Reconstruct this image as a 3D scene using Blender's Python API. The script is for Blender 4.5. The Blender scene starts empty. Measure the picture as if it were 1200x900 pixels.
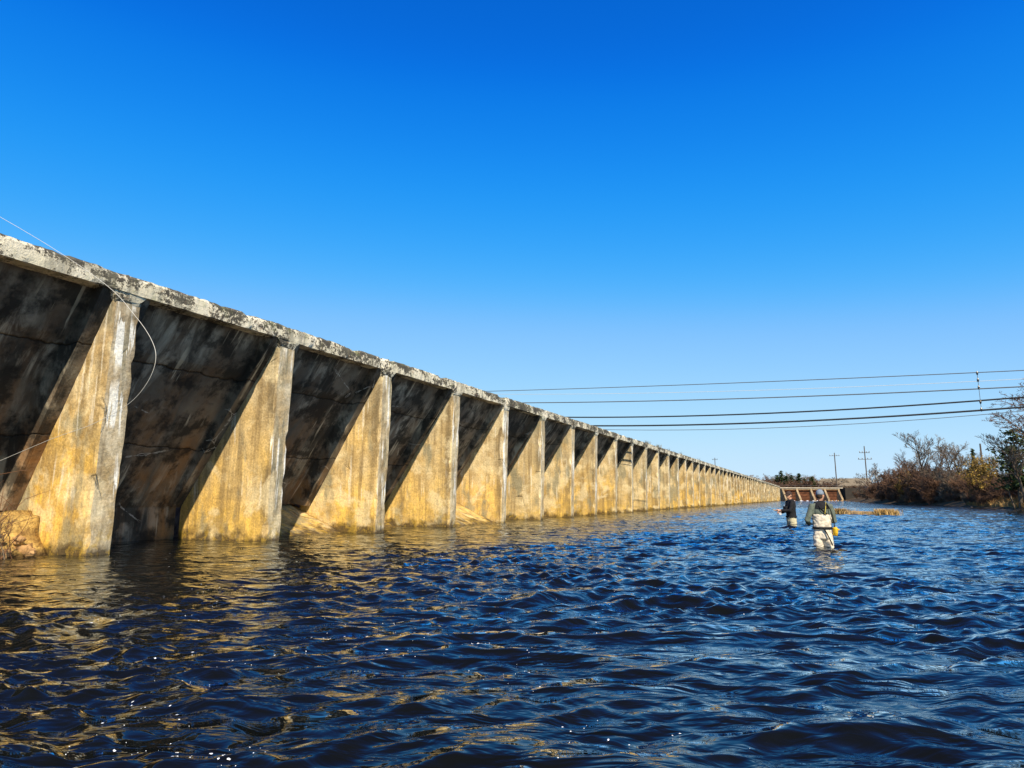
import bpy, bmesh, math, random
import numpy as np
from mathutils import Vector, Matrix, noise as mnoise

# ------------------------------------------------------------------ camera, sky, sun, exposure
scene = bpy.context.scene
R = math.radians
CAM_H = 0.9
PITCH, YAW = R(9.72), R(24.28)
cam_d = bpy.data.cameras.new('camera'); cam = bpy.data.objects.new('camera', cam_d)
scene.collection.objects.link(cam); scene.camera = cam
cam.location = (0, 0, CAM_H)
cam.rotation_euler = (R(90) + PITCH, 0, YAW)
cam_d.sensor_width = 36.0; cam_d.lens = 36.0 * 780 / 1200
cam_d.clip_start = 0.05; cam_d.clip_end = 6000

SUN_EL, SUN_AZ = R(43.5), R(143)          # azimuth from +Y towards +X: behind the camera, on the river side
world = bpy.data.worlds.new('World'); scene.world = world; world.use_nodes = True
wn, wl = world.node_tree.nodes, world.node_tree.links
bg = wn['Background']
sky = wn.new('ShaderNodeTexSky'); sky.sky_type = 'NISHITA'; sky.sun_disc = False
sky.sun_elevation = SUN_EL; sky.sun_rotation = SUN_AZ
sky.air_density = 1.0; sky.dust_density = 0.0; sky.ozone_density = 6.0
# the photograph's sky is very saturated: the physical sky goes through one tone curve per channel
EXPO = 0.6
sc1 = wn.new('ShaderNodeVectorMath'); sc1.operation = 'SCALE'; sc1.inputs['Scale'].default_value = 0.1
crv = wn.new('ShaderNodeRGBCurve')
for ch, P_ in enumerate(([(.0, .0), (.07, .003), (.1085, .030), (.1965, .25), (.40, .47), (.59, .56), (1, .60)],
                         [(0, 0), (.122, .136), (.150, .215), (.21, .352), (.365, .58), (.60, .75), (.78, .80), (1, .82)],
                         [(0, 0), (.257, .66), (.313, .83), (.418, .95), (.643, 1.0), (1, 1.0)])):
    cu = crv.mapping.curves[ch]
    while len(cu.points) < len(P_): cu.points.new(.5, .5)
    for q_, (a_, b_) in zip(cu.points, P_): q_.location = (a_, b_); q_.handle_type = 'AUTO_CLAMPED'
crv.mapping.update()
sc2 = wn.new('ShaderNodeVectorMath'); sc2.operation = 'SCALE'; sc2.inputs['Scale'].default_value = 10.0
wl.new(sky.outputs[0], sc1.inputs[0]); wl.new(sc1.outputs[0], crv.inputs['Color']); wl.new(crv.outputs[0], sc2.inputs[0]); wl.new(sc2.outputs[0], bg.inputs['Color'])
bg.inputs['Strength'].default_value = 0.1 / 2 ** EXPO
sun_d = bpy.data.lights.new('sun', 'SUN'); sun_d.energy = 5.0; sun_d.angle = R(0.53); sun_d.color = (1.0, 0.86, 0.64)
sun = bpy.data.objects.new('sun', sun_d); scene.collection.objects.link(sun)
sd = Vector((math.sin(SUN_AZ) * math.cos(SUN_EL), math.cos(SUN_AZ) * math.cos(SUN_EL), math.sin(SUN_EL)))
sun.rotation_euler = sd.to_track_quat('Z', 'Y').to_euler(); sun.location = sd * 60
vs = scene.view_settings; vs.view_transform = 'Standard'; vs.look = 'None'; vs.exposure = EXPO; vs.gamma = 1.0
vs.use_curve_mapping = False

# ------------------------------------------------------------------ helpers
COL = scene.collection
rng = random.Random(11)
nrng = np.random.default_rng(5)

def tag(o, label=None, cat=None, group=None, kind=None):
    if label: o['label'] = label
    if cat: o['category'] = cat
    if group: o['group'] = group
    if kind: o['kind'] = kind
    return o
def link(name, me, parent=None, mat=None, smooth=False):
    o = bpy.data.objects.new(name, me); COL.objects.link(o)
    if mat: me.materials.append(mat)
    if smooth: me.polygons.foreach_set('use_smooth', [True] * len(me.polygons))
    if parent: o.parent = parent
    return o
def mesh(name, v, f):
    me = bpy.data.meshes.new(name); me.from_pydata(v, [], f); me.update(); return me
def empty(name, loc=(0, 0, 0), rz=0):
    o = bpy.data.objects.new(name, None); COL.objects.link(o); o.location = loc; o.rotation_euler = (0, 0, rz)
    o.empty_display_size = 0.2
    return o
def dup(root, loc, rz=0, scale=None):
    r = root.copy(); COL.objects.link(r); r.location = loc; r.rotation_euler = (0, 0, rz)
    if scale: r.scale = scale
    for ch in root.children:
        c = ch.copy(); COL.objects.link(c); c.parent = r
        for g in ch.children:
            d = g.copy(); COL.objects.link(d); d.parent = c
    return r
class MB:
    """collects shapes for ONE mesh"""
    def __init__(s): s.v, s.f = [], []
    def box(s, c, d, rz=0, bev=0):
        n = len(s.v); ca, sa = math.cos(rz), math.sin(rz)
        for z in (-1, 1):
            for x, y in ((-1, -1), (1, -1), (1, 1), (-1, 1)):
                px, py = x * d[0] / 2, y * d[1] / 2
                s.v.append((c[0] + px * ca - py * sa, c[1] + px * sa + py * ca, c[2] + z * d[2] / 2))
        s.f += [tuple(n + i for i in q) for q in ((3, 2, 1, 0), (4, 5, 6, 7), (0, 1, 5, 4), (1, 2, 6, 5), (2, 3, 7, 6), (3, 0, 4, 7))]
        return s
    def tube(s, pts, rad, n=6, cap=True):
        pts = [Vector(p) for p in pts]
        if not hasattr(rad, '__len__'): rad = [rad] * len(pts)
        b = len(s.v); m = len(pts); prev = None
        for i, p in enumerate(pts):
            t = (pts[min(i + 1, m - 1)] - pts[max(i - 1, 0)])
            t = t.normalized() if t.length > 1e-9 else Vector((0, 0, 1))
            if prev is None:
                a = Vector((1, 0, 0)) if abs(t.x) < .8 else Vector((0, 1, 0))
            else: a = prev
            u = (a - t * a.dot(t))
            u = u.normalized() if u.length > 1e-6 else t.orthogonal().normalized()
            w = t.cross(u); prev = u
            r = rad[i]; rx, ry = r if hasattr(r, '__len__') else (r, r)
            for k in range(n):
                q = 2 * math.pi * k / n
                s.v.append(tuple(p + u * (rx * math.cos(q)) + w * (ry * math.sin(q))))
        for i in range(m - 1):
            for k in range(n):
                a0 = b + i * n + k; a1 = b + i * n + (k + 1) % n
                s.f.append((a0, a1, a1 + n, a0 + n))
        if cap:
            s.f.append(tuple(b + k for k in reversed(range(n)))); s.f.append(tuple(b + (m - 1) * n + k for k in range(n)))
        return s
    def ball(s, c, r, nu=12, nv=8, fn=None):
        b = len(s.v)
        for j in range(nv + 1):
            th = math.pi * j / nv
            for i in range(nu):
                ph = 2 * math.pi * i / nu
                d = Vector((math.sin(th) * math.cos(ph), math.sin(th) * math.sin(ph), math.cos(th)))
                k = fn(d) if fn else 1
                s.v.append((c[0] + d.x * r[0] * k, c[1] + d.y * r[1] * k, c[2] + d.z * r[2] * k))
        for j in range(nv):
            for i in range(nu):
                a = b + j * nu + i; a2 = b + j * nu + (i + 1) % nu
                s.f.append((a, a + nu, a2 + nu, a2))
        return s
    def mesh(s, name): return mesh(name, s.v, s.f)
    def build(s, name, mat, parent=None, smooth=False): return link(name, s.mesh(name), parent, mat, smooth)

# ------------------------------------------------------------------ materials
def mat_new(name):
    m = bpy.data.materials.new(name); m.use_nodes = True
    nt = m.node_tree; return m, nt.nodes, nt.links, nt.nodes['Principled BSDF']
class NT:
    """small node-graph helper"""
    def __init__(s, name):
        s.m, s.n, s.l, s.p = mat_new(name)
        s.pos = s.n.new('ShaderNodeNewGeometry').outputs['Position']
    def inp(s, sock, v):
        if hasattr(v, 'is_output') or isinstance(v, bpy.types.NodeSocket): s.l.new(v, sock)
        else: sock.default_value = v
    def scaled(s, sc, vec=None, off=(0, 0, 0)):
        mp = s.n.new('ShaderNodeMapping'); s.l.new(vec or s.pos, mp.inputs['Vector'])
        mp.inputs['Scale'].default_value = sc; mp.inputs['Location'].default_value = off
        return mp.outputs[0]
    def noise(s, sc, scale=1.0, detail=4, rough=.55, dist=0, off=(0, 0, 0), vec=None):
        t = s.n.new('ShaderNodeTexNoise'); s.l.new(s.scaled(sc, vec, off), t.inputs['Vector'])
        t.inputs['Scale'].default_value = scale; t.inputs['Detail'].default_value = detail
        t.inputs['Roughness'].default_value = rough; t.inputs['Distortion'].default_value = dist
        return t.outputs['Fac']
    def ramp(s, fac, stops, interp='LINEAR'):
        r = s.n.new('ShaderNodeValToRGB'); s.l.new(fac, r.inputs[0]); r.color_ramp.interpolation = interp
        el = r.color_ramp.elements
        while len(el) < len(stops): el.new(.5)
        for e, (p, c) in zip(el, stops):
            e.position = p; e.color = (c, c, c, 1) if not hasattr(c, '__len__') else (*c, 1)
        return r.outputs[0]
    def mix(s, fac, a, b, mode='MIX'):
        x = s.n.new('ShaderNodeMix'); x.data_type = 'RGBA'; x.blend_type = mode
        s.inp(x.inputs[0], fac)
        for k, v in ((6, a), (7, b)):
            s.inp(x.inputs[k], (*v, 1) if isinstance(v, tuple) and len(v) == 3 else v)
        return x.outputs[2]
    def math(s, op, a, b=0.0, clamp=False):
        x = s.n.new('ShaderNodeMath'); x.operation = op; x.use_clamp = clamp
        s.inp(x.inputs[0], a); s.inp(x.inputs[1], b); return x.outputs[0]
    def sep(s, vec=None):
        x = s.n.new('ShaderNodeSeparateXYZ'); s.l.new(vec or s.pos, x.inputs[0]); return x.outputs
    def mrange(s, v, a, b, c=0.0, d=1.0):
        x = s.n.new('ShaderNodeMapRange'); s.inp(x.inputs[0], v)
        for k, q in enumerate((a, b, c, d)): x.inputs[k + 1].default_value = q
        return x.outputs[0]
    def normal(s): 
        g = s.n.new('ShaderNodeNewGeometry'); return s.sep(g.outputs['True Normal'])
    def bump(s, h, strength=.5, dist=.02, prev=None):
        b = s.n.new('ShaderNodeBump'); s.l.new(h, b.inputs['Height'])
        b.inputs['Strength'].default_value = strength; b.inputs['Distance'].default_value = dist
        if prev: s.l.new(prev, b.inputs['Normal'])
        return b.outputs[0]
    def done(s, col, rough=.9, normal=None, spec=.3):
        s.inp(s.p.inputs['Base Color'], (*col, 1) if isinstance(col, tuple) and len(col) == 3 else col)
        s.inp(s.p.inputs['Roughness'], rough)
        s.p.inputs['Specular IOR Level'].default_value = spec
        if normal: s.l.new(normal, s.p.inputs['Normal'])
        return s.m

def m_plain(name, col, rough=.85, var=.25, sc=6.0, spec=.25):
    t = NT(name)
    n = t.noise((1, 1, 1), sc, 4)
    c = t.mix(t.ramp(n, [(.3, 0), (.7, 1)]), tuple(x * (1 - var) for x in col), tuple(min(1, x * (1 + var)) for x in col))
    return t.done(c, rough, t.bump(n, .3, .01), spec)

def m_buttress():
    t = NT('buttress_concrete'); z = t.sep()[2]; nx = t.normal()[0]
    big = t.noise((.9, .5, .7), 1.0, 5, .6)
    oi = t.n.new('ShaderNodeObjectInfo').outputs['Random']
    zz = t.math('ADD', t.math('ADD', z, t.mrange(big, .3, .7, -1.2, 1.2)), t.mrange(oi, 0, 1, -.7, .7))
    c = t.ramp(t.mrange(zz, 0, 5, 0, 1), [(0, (.84, .51, .085)), (.16, (.80, .51, .125)), (.34, (.70, .49, .20)), (.56, (.58, .45, .25)), (.85, (.42, .35, .24))])
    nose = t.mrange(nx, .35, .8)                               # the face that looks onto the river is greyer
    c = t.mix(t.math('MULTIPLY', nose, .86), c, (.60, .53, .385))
    blot = t.ramp(t.noise((2.0, 1.3, 1.3), 1.3, 9, .68), [(.45, 0), (.57, 1)])
    blot2 = t.ramp(t.noise((1.1, 2.3, .8), 1.2, 8, .66, .3, (5, 1, 9)), [(.50, 0), (.60, 1)])
    c = t.mix(t.math('MULTIPLY', blot2, .55), c, (.31, .235, .125))
    c = t.mix(t.math('MULTIPLY', blot, .55), c, (.36, .215, .055))
    c = t.mix(t.mrange(oi, 0, 1, 0, .5), c, (.56, .45, .255))
    strk = t.ramp(t.noise((5.5, 5.5, .35), 1.0, 5, .6, .3), [(.47, 0), (.64, 1)])
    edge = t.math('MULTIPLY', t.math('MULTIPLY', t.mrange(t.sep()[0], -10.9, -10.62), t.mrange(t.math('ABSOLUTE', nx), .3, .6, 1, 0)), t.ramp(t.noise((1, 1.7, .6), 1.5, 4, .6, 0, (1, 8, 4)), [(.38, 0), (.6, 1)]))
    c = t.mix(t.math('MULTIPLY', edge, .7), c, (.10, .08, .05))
    c = t.mix(t.math('MULTIPLY', strk, .62), c, (.17, .12, .06))
    pch = t.ramp(t.noise((.9, 1.7, .9), 1.1, 7, .62, .4, (6, 4, 7)), [(.53, 0), (.60, 1)])
    c = t.mix(t.math('MULTIPLY', pch, .55), c, (.74, .62, .38))
    grn = t.ramp(t.noise((1.4, 3.1, .55), 1.0, 4, .6, 0, (7, 3, 1)), [(.54, 0), (.62, 1)])
    c = t.mix(t.math('MULTIPLY', grn, .78), c, (.235, .215, .14))
    lime = t.ramp(t.math('ADD', t.noise((9, 9, .55), 1.0, 4, .55, .5, (3, 9, 2)), t.mrange(nose, 0, 1, -.04, .025)), [(.56, 0), (.585, 1)])
    lime2 = t.ramp(t.noise((.9, .9, .75), 1.0, 3), [(.45, 0), (.54, 1)])
    lime = t.math('MULTIPLY', t.math('MULTIPLY', lime, lime2), t.mrange(z, .6, 1.0))
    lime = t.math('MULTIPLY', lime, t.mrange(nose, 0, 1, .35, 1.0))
    c = t.mix(t.math('MULTIPLY', lime, .95), c, (.88, .85, .74))
    crack = t.n.new('ShaderNodeTexVoronoi'); crack.feature = 'DISTANCE_TO_EDGE'
    t.l.new(t.scaled((.55, .55, .6)), crack.inputs['Vector']); crack.inputs['Scale'].default_value = 1.0
    wob = t.noise((1, 1, 1), 3.0, 5)
    cd = t.math('ADD', crack.outputs['Distance'], t.mrange(wob, .3, .7, -.018, .018))
    ck = t.math('MULTIPLY', t.ramp(t.math('ABSOLUTE', cd), [(0, 1), (.010, 0)]), t.ramp(t.noise((.5, .5, .5), 1, 2), [(.655, 0), (.70, 1)]))
    c = t.mix(t.math('MULTIPLY', ck, .8), c, (.05, .035, .02))
    wet = t.mrange(t.math('ADD', z, t.mrange(wob, .3, .7, -.16, .16)), .07, .24, 1, 0)   # wet, algae-dark band at the waterline
    c = t.mix(t.math('MULTIPLY', wet, .88), c, (.055, .035, .015))
    moss = t.math('MULTIPLY', t.mrange(z, .1, .9, 1, 0), t.ramp(t.noise((2, 2, 2), 2.4, 6, .7), [(.5, 0), (.62, 1)]))
    c = t.mix(t.math('MULTIPLY', moss, .6), c, (.42, .27, .035))
    fine = t.noise((1, 1, 1), 22, 6, .7)
    c = t.mix(.55, c, t.mix(1, c, t.ramp(fine, [(.3, .35), (.7, 1.45)]), 'MULTIPLY'))
    board = t.math('PINGPONG', t.math('ADD', z, t.mrange(big, 0, 1, -.09, .09)), .43)
    joint = t.ramp(board, [(0, 0), (.045, 1)])
    hgt = t.math('ADD', t.math('MULTIPLY', fine, .5), t.math('MULTIPLY', joint, .10))
    hgt = t.math('SUBTRACT', hgt, t.math('MULTIPLY', ck, 1.2))
    hgt = t.math('ADD', hgt, t.math('MULTIPLY', big, 1.2))
    return t.done(c, .92, t.bump(hgt, .75, .03), .2)

def m_coping():
    t = NT('coping_concrete'); P = t.sep(); z = P[2]
    big = t.noise((1.2, 1.2, 2.0), 1.0, 5, .6)
    c = t.mix(t.ramp(big, [(.35, 0), (.65, 1)]), (.82, .75, .58), (.64, .59, .43))
    spk = t.noise((1, 1, 1), 16, 7, .75)
    patch = t.noise((.8, .8, 1.5), 1.6, 4, .6, 0, (4, 1, 8))
    up = t.mrange(z, 4.33, 4.66, -.045, .075)
    f = t.math('ADD', t.math('ADD', spk, t.mrange(patch, .3, .7, -.17, .23)), up)
    c = t.mix(t.math('MULTIPLY', t.ramp(f, [(.50, 0), (.56, 1)]), .94), c, (.045, .04, .032))
    run = t.ramp(t.noise((4.5, 4.5, 1.0), 1, 6, .65), [(.50, 0), (.58, 1)])
    c = t.mix(t.math('MULTIPLY', run, .5), c, (.15, .14, .10))
    rust = t.ramp(t.noise((2, 2, 3), 2.2, 4, .6, 0, (9, 9, 3)), [(.62, 0), (.70, 1)])
    c = t.mix(t.math('MULTIPLY', rust, .5), c, (.25, .12, .06))
    g = t.ramp(t.noise((1, 1, 1), 3.1, 5, .6, 0, (2, 5, 3)), [(.56, 0), (.68, 1)])
    c = t.mix(t.math('MULTIPLY', g, .4), c, (.20, .22, .09))
    hgt = t.math('ADD', t.math('MULTIPLY', spk, .8), big)
    return t.done(c, .95, t.bump(hgt, .8, .04), .15)

def m_deck():
    t = NT('deck_concrete'); P = t.sep(); z = P[2]
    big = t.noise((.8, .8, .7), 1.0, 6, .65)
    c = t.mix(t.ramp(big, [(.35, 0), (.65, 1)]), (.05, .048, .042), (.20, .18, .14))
    st = t.ramp(t.noise((1, 1.9, .5), 1.0, 7, .65, .5, (1, 2, 3)), [(.38, 0), (.62, 1)])
    low = t.mrange(t.math('ADD', z, t.mrange(big, .3, .7, -.9, .9)), 1.0, 3.2, 1, 0)
    c = t.mix(t.math('MULTIPLY', st, t.mrange(low, 0, 1, .15, .85)), c, (.36, .18, .06))  # brown streaks; low down the colour is also warmed and brightened as painted bounce light
    pale = t.math('MULTIPLY', t.ramp(t.noise((1.2, 3.0, .45), 1.0, 7, .68, .7, (8, 2, 5)), [(.48, 0), (.66, 1)]), t.ramp(t.noise((.7, .55, .8), 1.0, 3, .5, 0, (2, 7, 1)), [(.42, 0), (.62, 1)]))
    c = t.mix(t.math('MULTIPLY', pale, .85), c, (.60, .56, .44))
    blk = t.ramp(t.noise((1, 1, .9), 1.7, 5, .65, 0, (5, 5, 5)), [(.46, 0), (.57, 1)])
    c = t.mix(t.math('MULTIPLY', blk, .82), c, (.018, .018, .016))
    vor = t.n.new('ShaderNodeTexVoronoi'); vor.feature = 'DISTANCE_TO_EDGE'; vor.inputs['Scale'].default_value = 1.0
    t.l.new(t.scaled((.5, .5, .8)), vor.inputs['Vector'])
    wob = t.noise((1, 1, 1), 4.0, 5)
    cd = t.math('ABSOLUTE', t.math('ADD', vor.outputs['Distance'], t.mrange(wob, .3, .7, -.02, .02)))
    ck = t.math('MULTIPLY', t.ramp(cd, [(0, 1), (.007, 0)]), t.ramp(t.noise((.4, .4, .6), 1.2, 2), [(.57, 0), (.62, 1)]))
    c = t.mix(t.math('MULTIPLY', ck, .6), c, (.75, .72, .62))
    fine = t.noise((1, 1, 1), 18, 6, .7)
    zj = t.math('ADD', z, t.mrange(wob, .3, .7, -.03, .03))
    jt = None
    for z0 in (3.42, 1.95):
        d = t.ramp(t.math('ABSOLUTE', t.math('SUBTRACT', zj, z0)), [(0, 1), (.022, 0)]); jt = d if jt is None else t.math('MAXIMUM', jt, d)
    drip = t.math('MULTIPLY', t.ramp(t.noise((1, 8, .25), 1.0, 4, .6, .2, (4, 4, 4)), [(.58, 0), (.63, 1)]), t.ramp(t.noise((.5, 1.1, .9), 1.0, 3, .5, 0, (3, 1, 2)), [(.52, 0), (.60, 1)]))
    c = t.mix(t.math('MULTIPLY', drip, .7), c, (.62, .55, .40))
    c = t.mix(t.math('MULTIPLY', jt, .8), c, (.012, .011, .010))
    board = t.ramp(t.math('PINGPONG', t.sep()[1], .115), [(0, 0), (.012, 1)])
    hgt = t.math('ADD', t.math('ADD', t.math('MULTIPLY', fine, .6), big), t.math('SUBTRACT', t.math('MULTIPLY', board, .18), t.math('MULTIPLY', jt, .8)))
    return t.done(c, .9, t.bump(hgt, .8, .04), .2)

def m_water():
    t = NT('river_water')
    ro = t.n.new('ShaderNodeVectorRotate'); ro.rotation_type = 'Z_AXIS'; ro.inputs['Angle'].default_value = -YAW
    t.l.new(t.pos, ro.inputs['Vector']); v = ro.outputs[0]                # wave crests lie across the reach
    w1 = t.noise((1.7, 3.4, 1), 1.0, 3, .5, .6, vec=v)
    w2 = t.noise((4.5, 9.5, 1), 1.0, 3, .55, .8, vec=v)
    w0 = t.noise((.7, 1.5, 1), 1.0, 2, .5, .5, vec=v)
    b = t.bump(w0, 1.0, .11); b = t.bump(w1, 1.0, .075, b); b = t.bump(w2, .8, .016, b)
    fr = t.n.new('ShaderNodeFresnel'); fr.inputs['IOR'].default_value = 1.333; t.l.new(b, fr.inputs['Normal'])
    gl = t.n.new('ShaderNodeBsdfGlossy'); gl.inputs['Roughness'].default_value = .02; t.l.new(b, gl.inputs['Normal'])
    gl.inputs['Color'].default_value = (.93, .96, .98, 1)
    df = t.n.new('ShaderNodeBsdfDiffuse'); df.inputs['Color'].default_value = (.004, .0045, .004, 1)    # peat-dark river
    mx = t.n.new('ShaderNodeMixShader'); t.l.new(t.mrange(fr.outputs[0], .02, .74, .002, .93), mx.inputs[0])
    t.l.new(df.outputs[0], mx.inputs[1]); t.l.new(gl.outputs[0], mx.inputs[2])
    t.l.new(mx.outputs[0], t.n['Material Output'].inputs['Surface']); t.n.remove(t.p)
    return t.m

def m_rubble():
    t = NT('rubble_ledge'); n = t.noise((1, 1, 1.6), 3.2, 8, .7); n2 = t.noise((1, 1, 1), 14, 6, .7)
    c = t.mix(t.ramp(n, [(.38, 0), (.6, 1)]), (.34, .205, .065), (.74, .50, .16))
    c = t.mix(t.math('MULTIPLY', t.ramp(n2, [(.45, 0), (.6, 1)]), .6), c, (.12, .07, .03))
    c = t.mix(t.mrange(t.sep()[2], .0, .14, .85, 0), c, (.05, .03, .015))
    return t.done(c, .95, t.bump(t.math('ADD', n, t.math('MULTIPLY', n2, .5)), 1.0, .09), .15)

def m_ground():
    t = NT('bank_ground'); z = t.sep()[2]
    n = t.noise((1, 1, 1), .6, 6, .65); n2 = t.noise((1, 1, 1), 5, 5)
    c = t.mix(t.ramp(n, [(.35, 0), (.65, 1)]), (.05, .035, .018), (.13, .085, .04))
    c = t.mix(t.math('MULTIPLY', t.ramp(n2, [(.4, 0), (.7, 1)]), .4), c, (.06, .045, .025))
    c = t.mix(t.mrange(z, -.2, .15, 1, 0), c, (.06, .042, .022))
    return t.done(c, .95, t.bump(n2, .6, .1), .1)

M = dict(butt=m_buttress(), cop=m_coping(), deck=m_deck(), water=m_water(), ground=m_ground(),
    rubble=m_rubble(), rock=m_plain('rubble_stone', (.34, .20, .085), .9, .45, 5), rockdk=m_plain('river_stone', (.10, .07, .045), .7, .4, 5),
    rocko=m_plain('orange_stone', (.50, .23, .07), .8, .25, 7),
    bark=m_plain('grey_bark', (.115, .088, .062), .95, .35, 3), twig=m_plain('brown_twig', (.125, .07, .042), .95, .35, 2),
    twig2=m_plain('grey_twig', (.165, .125, .085), .95, .35, 2), birch=m_plain('pale_bark', (.50, .45, .38), .9, .3, 4),
    yleaf=m_plain('yellow_leaf', (.25, .16, .03), .8, .45, 1.5), gleaf=m_plain('needle', (.035, .055, .016), .8, .5, 1.0),
    oleaf=m_plain('olive_leaf', (.13, .10, .03), .8, .45, 1.0),
    dry=m_plain('dry_grass', (.50, .33, .12), .9, .35, 3), straw=m_plain('reddish_grass', (.36, .18, .055), .9, .4, 2),
    stem=m_plain('reddish_stem', (.16, .075, .035), .9, .3, 6), mud=m_plain('bar_mud', (.30, .20, .09), .9, .4, 4),
    wire=m_plain('wire_rubber', (.02, .022, .025), .6, .1, 4), wirel=m_plain('bare_wire', (.10, .11, .12), .5, .1, 4),
    pole=m_plain('pole_wood', (.09, .07, .055), .9, .3, 3), insul=m_plain('insulator', (.03, .035, .04), .3, .1, 3, .5),
    white=m_plain('white_concrete', (.36, .32, .25), .9, .25, 1.0), gate=m_plain('gate_timber', (.10, .038, .018), .9, .45, 1.3),
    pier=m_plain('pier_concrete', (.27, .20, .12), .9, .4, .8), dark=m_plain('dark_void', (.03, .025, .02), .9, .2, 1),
    roof=m_plain('roof_shingle', (.19, .155, .105), .9, .2, 1), wall=m_plain('house_siding', (.50, .46, .40), .9, .1, 1),
    foam=m_plain('foam', (.78, .80, .82), .5, .06, 20), line=m_plain('fly_line', (.62, .60, .53), .4, .03, 5, .4),
    skin=m_plain('skin', (.50, .27, .17), .55, .1, 12, .4), green=m_plain('green_fleece', (.10, .12, .095), .95, .2, 30),
    cream=m_plain('cream_wader', (.60, .53, .42), .8, .16, 14), black=m_plain('black_cloth', (.012, .012, .014), .9, .3, 20),
    cap=m_plain('blue_grey_cap', (.16, .20, .25), .9, .15, 25), capb=m_plain('brown_black_cap', (.045, .028, .022), .9, .2, 25),
    tan=m_plain('tan_wader', (.42, .38, .25), .85, .2, 15), yellow=m_plain('yellow_pouch', (.62, .37, .02), .6, .1, 20),
    ystrap=m_plain('yellow_strap', (.42, .34, .06), .8, .1, 20), hair=m_plain('brown_hair', (.05, .03, .018), .9, .2, 30),
    lens=m_plain('dark_lens', (.008, .008, .01), .1, .1, 5, .6), rod=m_plain('rod_graphite', (.04, .03, .025), .35, .1, 5, .5),
    metal=m_plain('reel_metal', (.5, .5, .52), .35, .1, 5, .6), glove=m_plain('pale_glove', (.55, .5, .46), .8, .1, 10))

# ------------------------------------------------------------------ terrain and river
BANK = [(-60, 26), (40, 17), (61, 14.6), (80, 14.4), (101, 14.2), (115, 12), (128, 9.6), (150, 8.6), (232, 8.4), (262, 8.0), (275, -30), (4000, -30)]
def bank_x(y):
    return np.interp(y, [b[0] for b in BANK], [b[1] for b in BANK])
def ground_z(x, y):
    d = x - bank_x(y)                                        # metres inland from the right bank's waterline
    z = np.where(d < 0, np.maximum(-.66, d * .12), 1.6 * (1 - np.exp(-np.maximum(d, 0) / 3.2)) + np.clip(d, 0, 60) * .012)
    left = np.clip((-14.2 - x) / 2.5, 0, 1)
    z = np.where((x < -13.9) & (y < 262), -.66 + left * 3.2, z)
    return z
gx = np.concatenate([[-3000, -1200, -500, -200, -80, -40], np.arange(-20, 60, 1.6), [70, 90, 120, 200, 500, 1200, 3000]])
gy = np.concatenate([[-600, -200, -60, -30], np.arange(-15, 300, 3.0), [330, 380, 500, 900, 2000, 4000]])
GX, GY = np.meshgrid(gx, gy)
GZ = ground_z(GX, GY)
GZ = GZ + np.where(GZ > .1, .12 * np.sin(GX * 1.3 + GY * .7) * np.sin(GY * .9), 0)
V = np.stack([GX, GY, GZ], -1).reshape(-1, 3)
nxx = len(gx); F = [(j * nxx + i, j * nxx + i + 1, (j + 1) * nxx + i + 1, (j + 1) * nxx + i) for j in range(len(gy) - 1) for i in range(nxx - 1)]
tag(link('ground', mesh('ground', V.tolist(), F), None, M['ground'], True), kind='structure')

# waves: a sum of many directional sinusoids, a function of world position only
NW = 130
w_lam = np.exp(nrng.uniform(math.log(.13), math.log(1.35), NW))
w_dir = R(114) + nrng.normal(0, R(40), NW)                   # mean travel direction, roughly along the reach
w_k = 2 * math.pi / w_lam; w_kx = w_k * np.cos(w_dir); w_ky = w_k * np.sin(w_dir)
w_ph = nrng.uniform(0, 6.283, NW)
w_amp = .0056 * w_lam * np.where(w_lam > .75, .38, .92) * np.where(w_lam < .30, 1.55, 1.0) * nrng.uniform(.6, 1.4, NW)
def wave_z(x, y, step=None, chop=False):
    z = np.zeros_like(x); hx = np.zeros_like(x); hy = np.zeros_like(x)
    wx = x + .25 * np.sin(.9 * y + .4 * x) + .12 * np.sin(2.3 * x - 1.7 * y); wy = y + .25 * np.sin(.8 * x - .5 * y) + .12 * np.sin(2.1 * y + 1.3 * x)
    for i in range(NW):
        a = w_amp[i]
        if step is not None: a = a * np.clip((w_lam[i] / step - 0.9) / 0.9, 0, 1) * np.clip(.5 / step, .6, 1)
        ph = w_kx[i] * wx + w_ky[i] * wy + w_ph[i]
        z += a * np.sin(ph)
        if chop: hx += a * math.cos(w_dir[i]) * np.cos(ph); hy += a * math.sin(w_dir[i]) * np.cos(ph)
    patch = 1 + .45 * np.sin(.55 * x + .31 * y + 1) * np.sin(.23 * x - .47 * y) 
    calm = np.clip((x + 13.5) / 12.0, .16, 1)                  # sheltered close under the dam
    zz = z * patch * calm
    if chop: return zz, hx * patch * calm * .7, hy * patch * calm * .7      # horizontal drift sharpens the crests
    return zz
rad = [0.4]
while rad[-1] < 1.0: rad.append(rad[-1] * 1.02)
while rad[-1] < 70: rad.append(rad[-1] * 1.0054)
while rad[-1] < 170: rad.append(rad[-1] * 1.012)
while rad[-1] < 420: rad.append(rad[-1] * 1.03)
rad = np.array(rad)
ang = np.radians(np.arange(24.28 + 90 - 70, 24.28 + 90 + 70.01, .155))
RR, AA = np.meshgrid(rad, ang, indexing='ij')
WX, WY = RR * np.cos(AA), RR * np.sin(AA)
WZ, HX, HY = wave_z(WX, WY, np.maximum(RR * .0058, .004), True); WX, WY = WX + HX, WY + HY
nr, na = WX.shape
me = bpy.data.meshes.new('river')
me.vertices.add(nr * na); me.vertices.foreach_set('co', np.stack([WX, WY, WZ], -1).astype(np.float32).ravel())
ii, jj = np.meshgrid(np.arange(nr - 1), np.arange(na - 1), indexing='ij')
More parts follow.
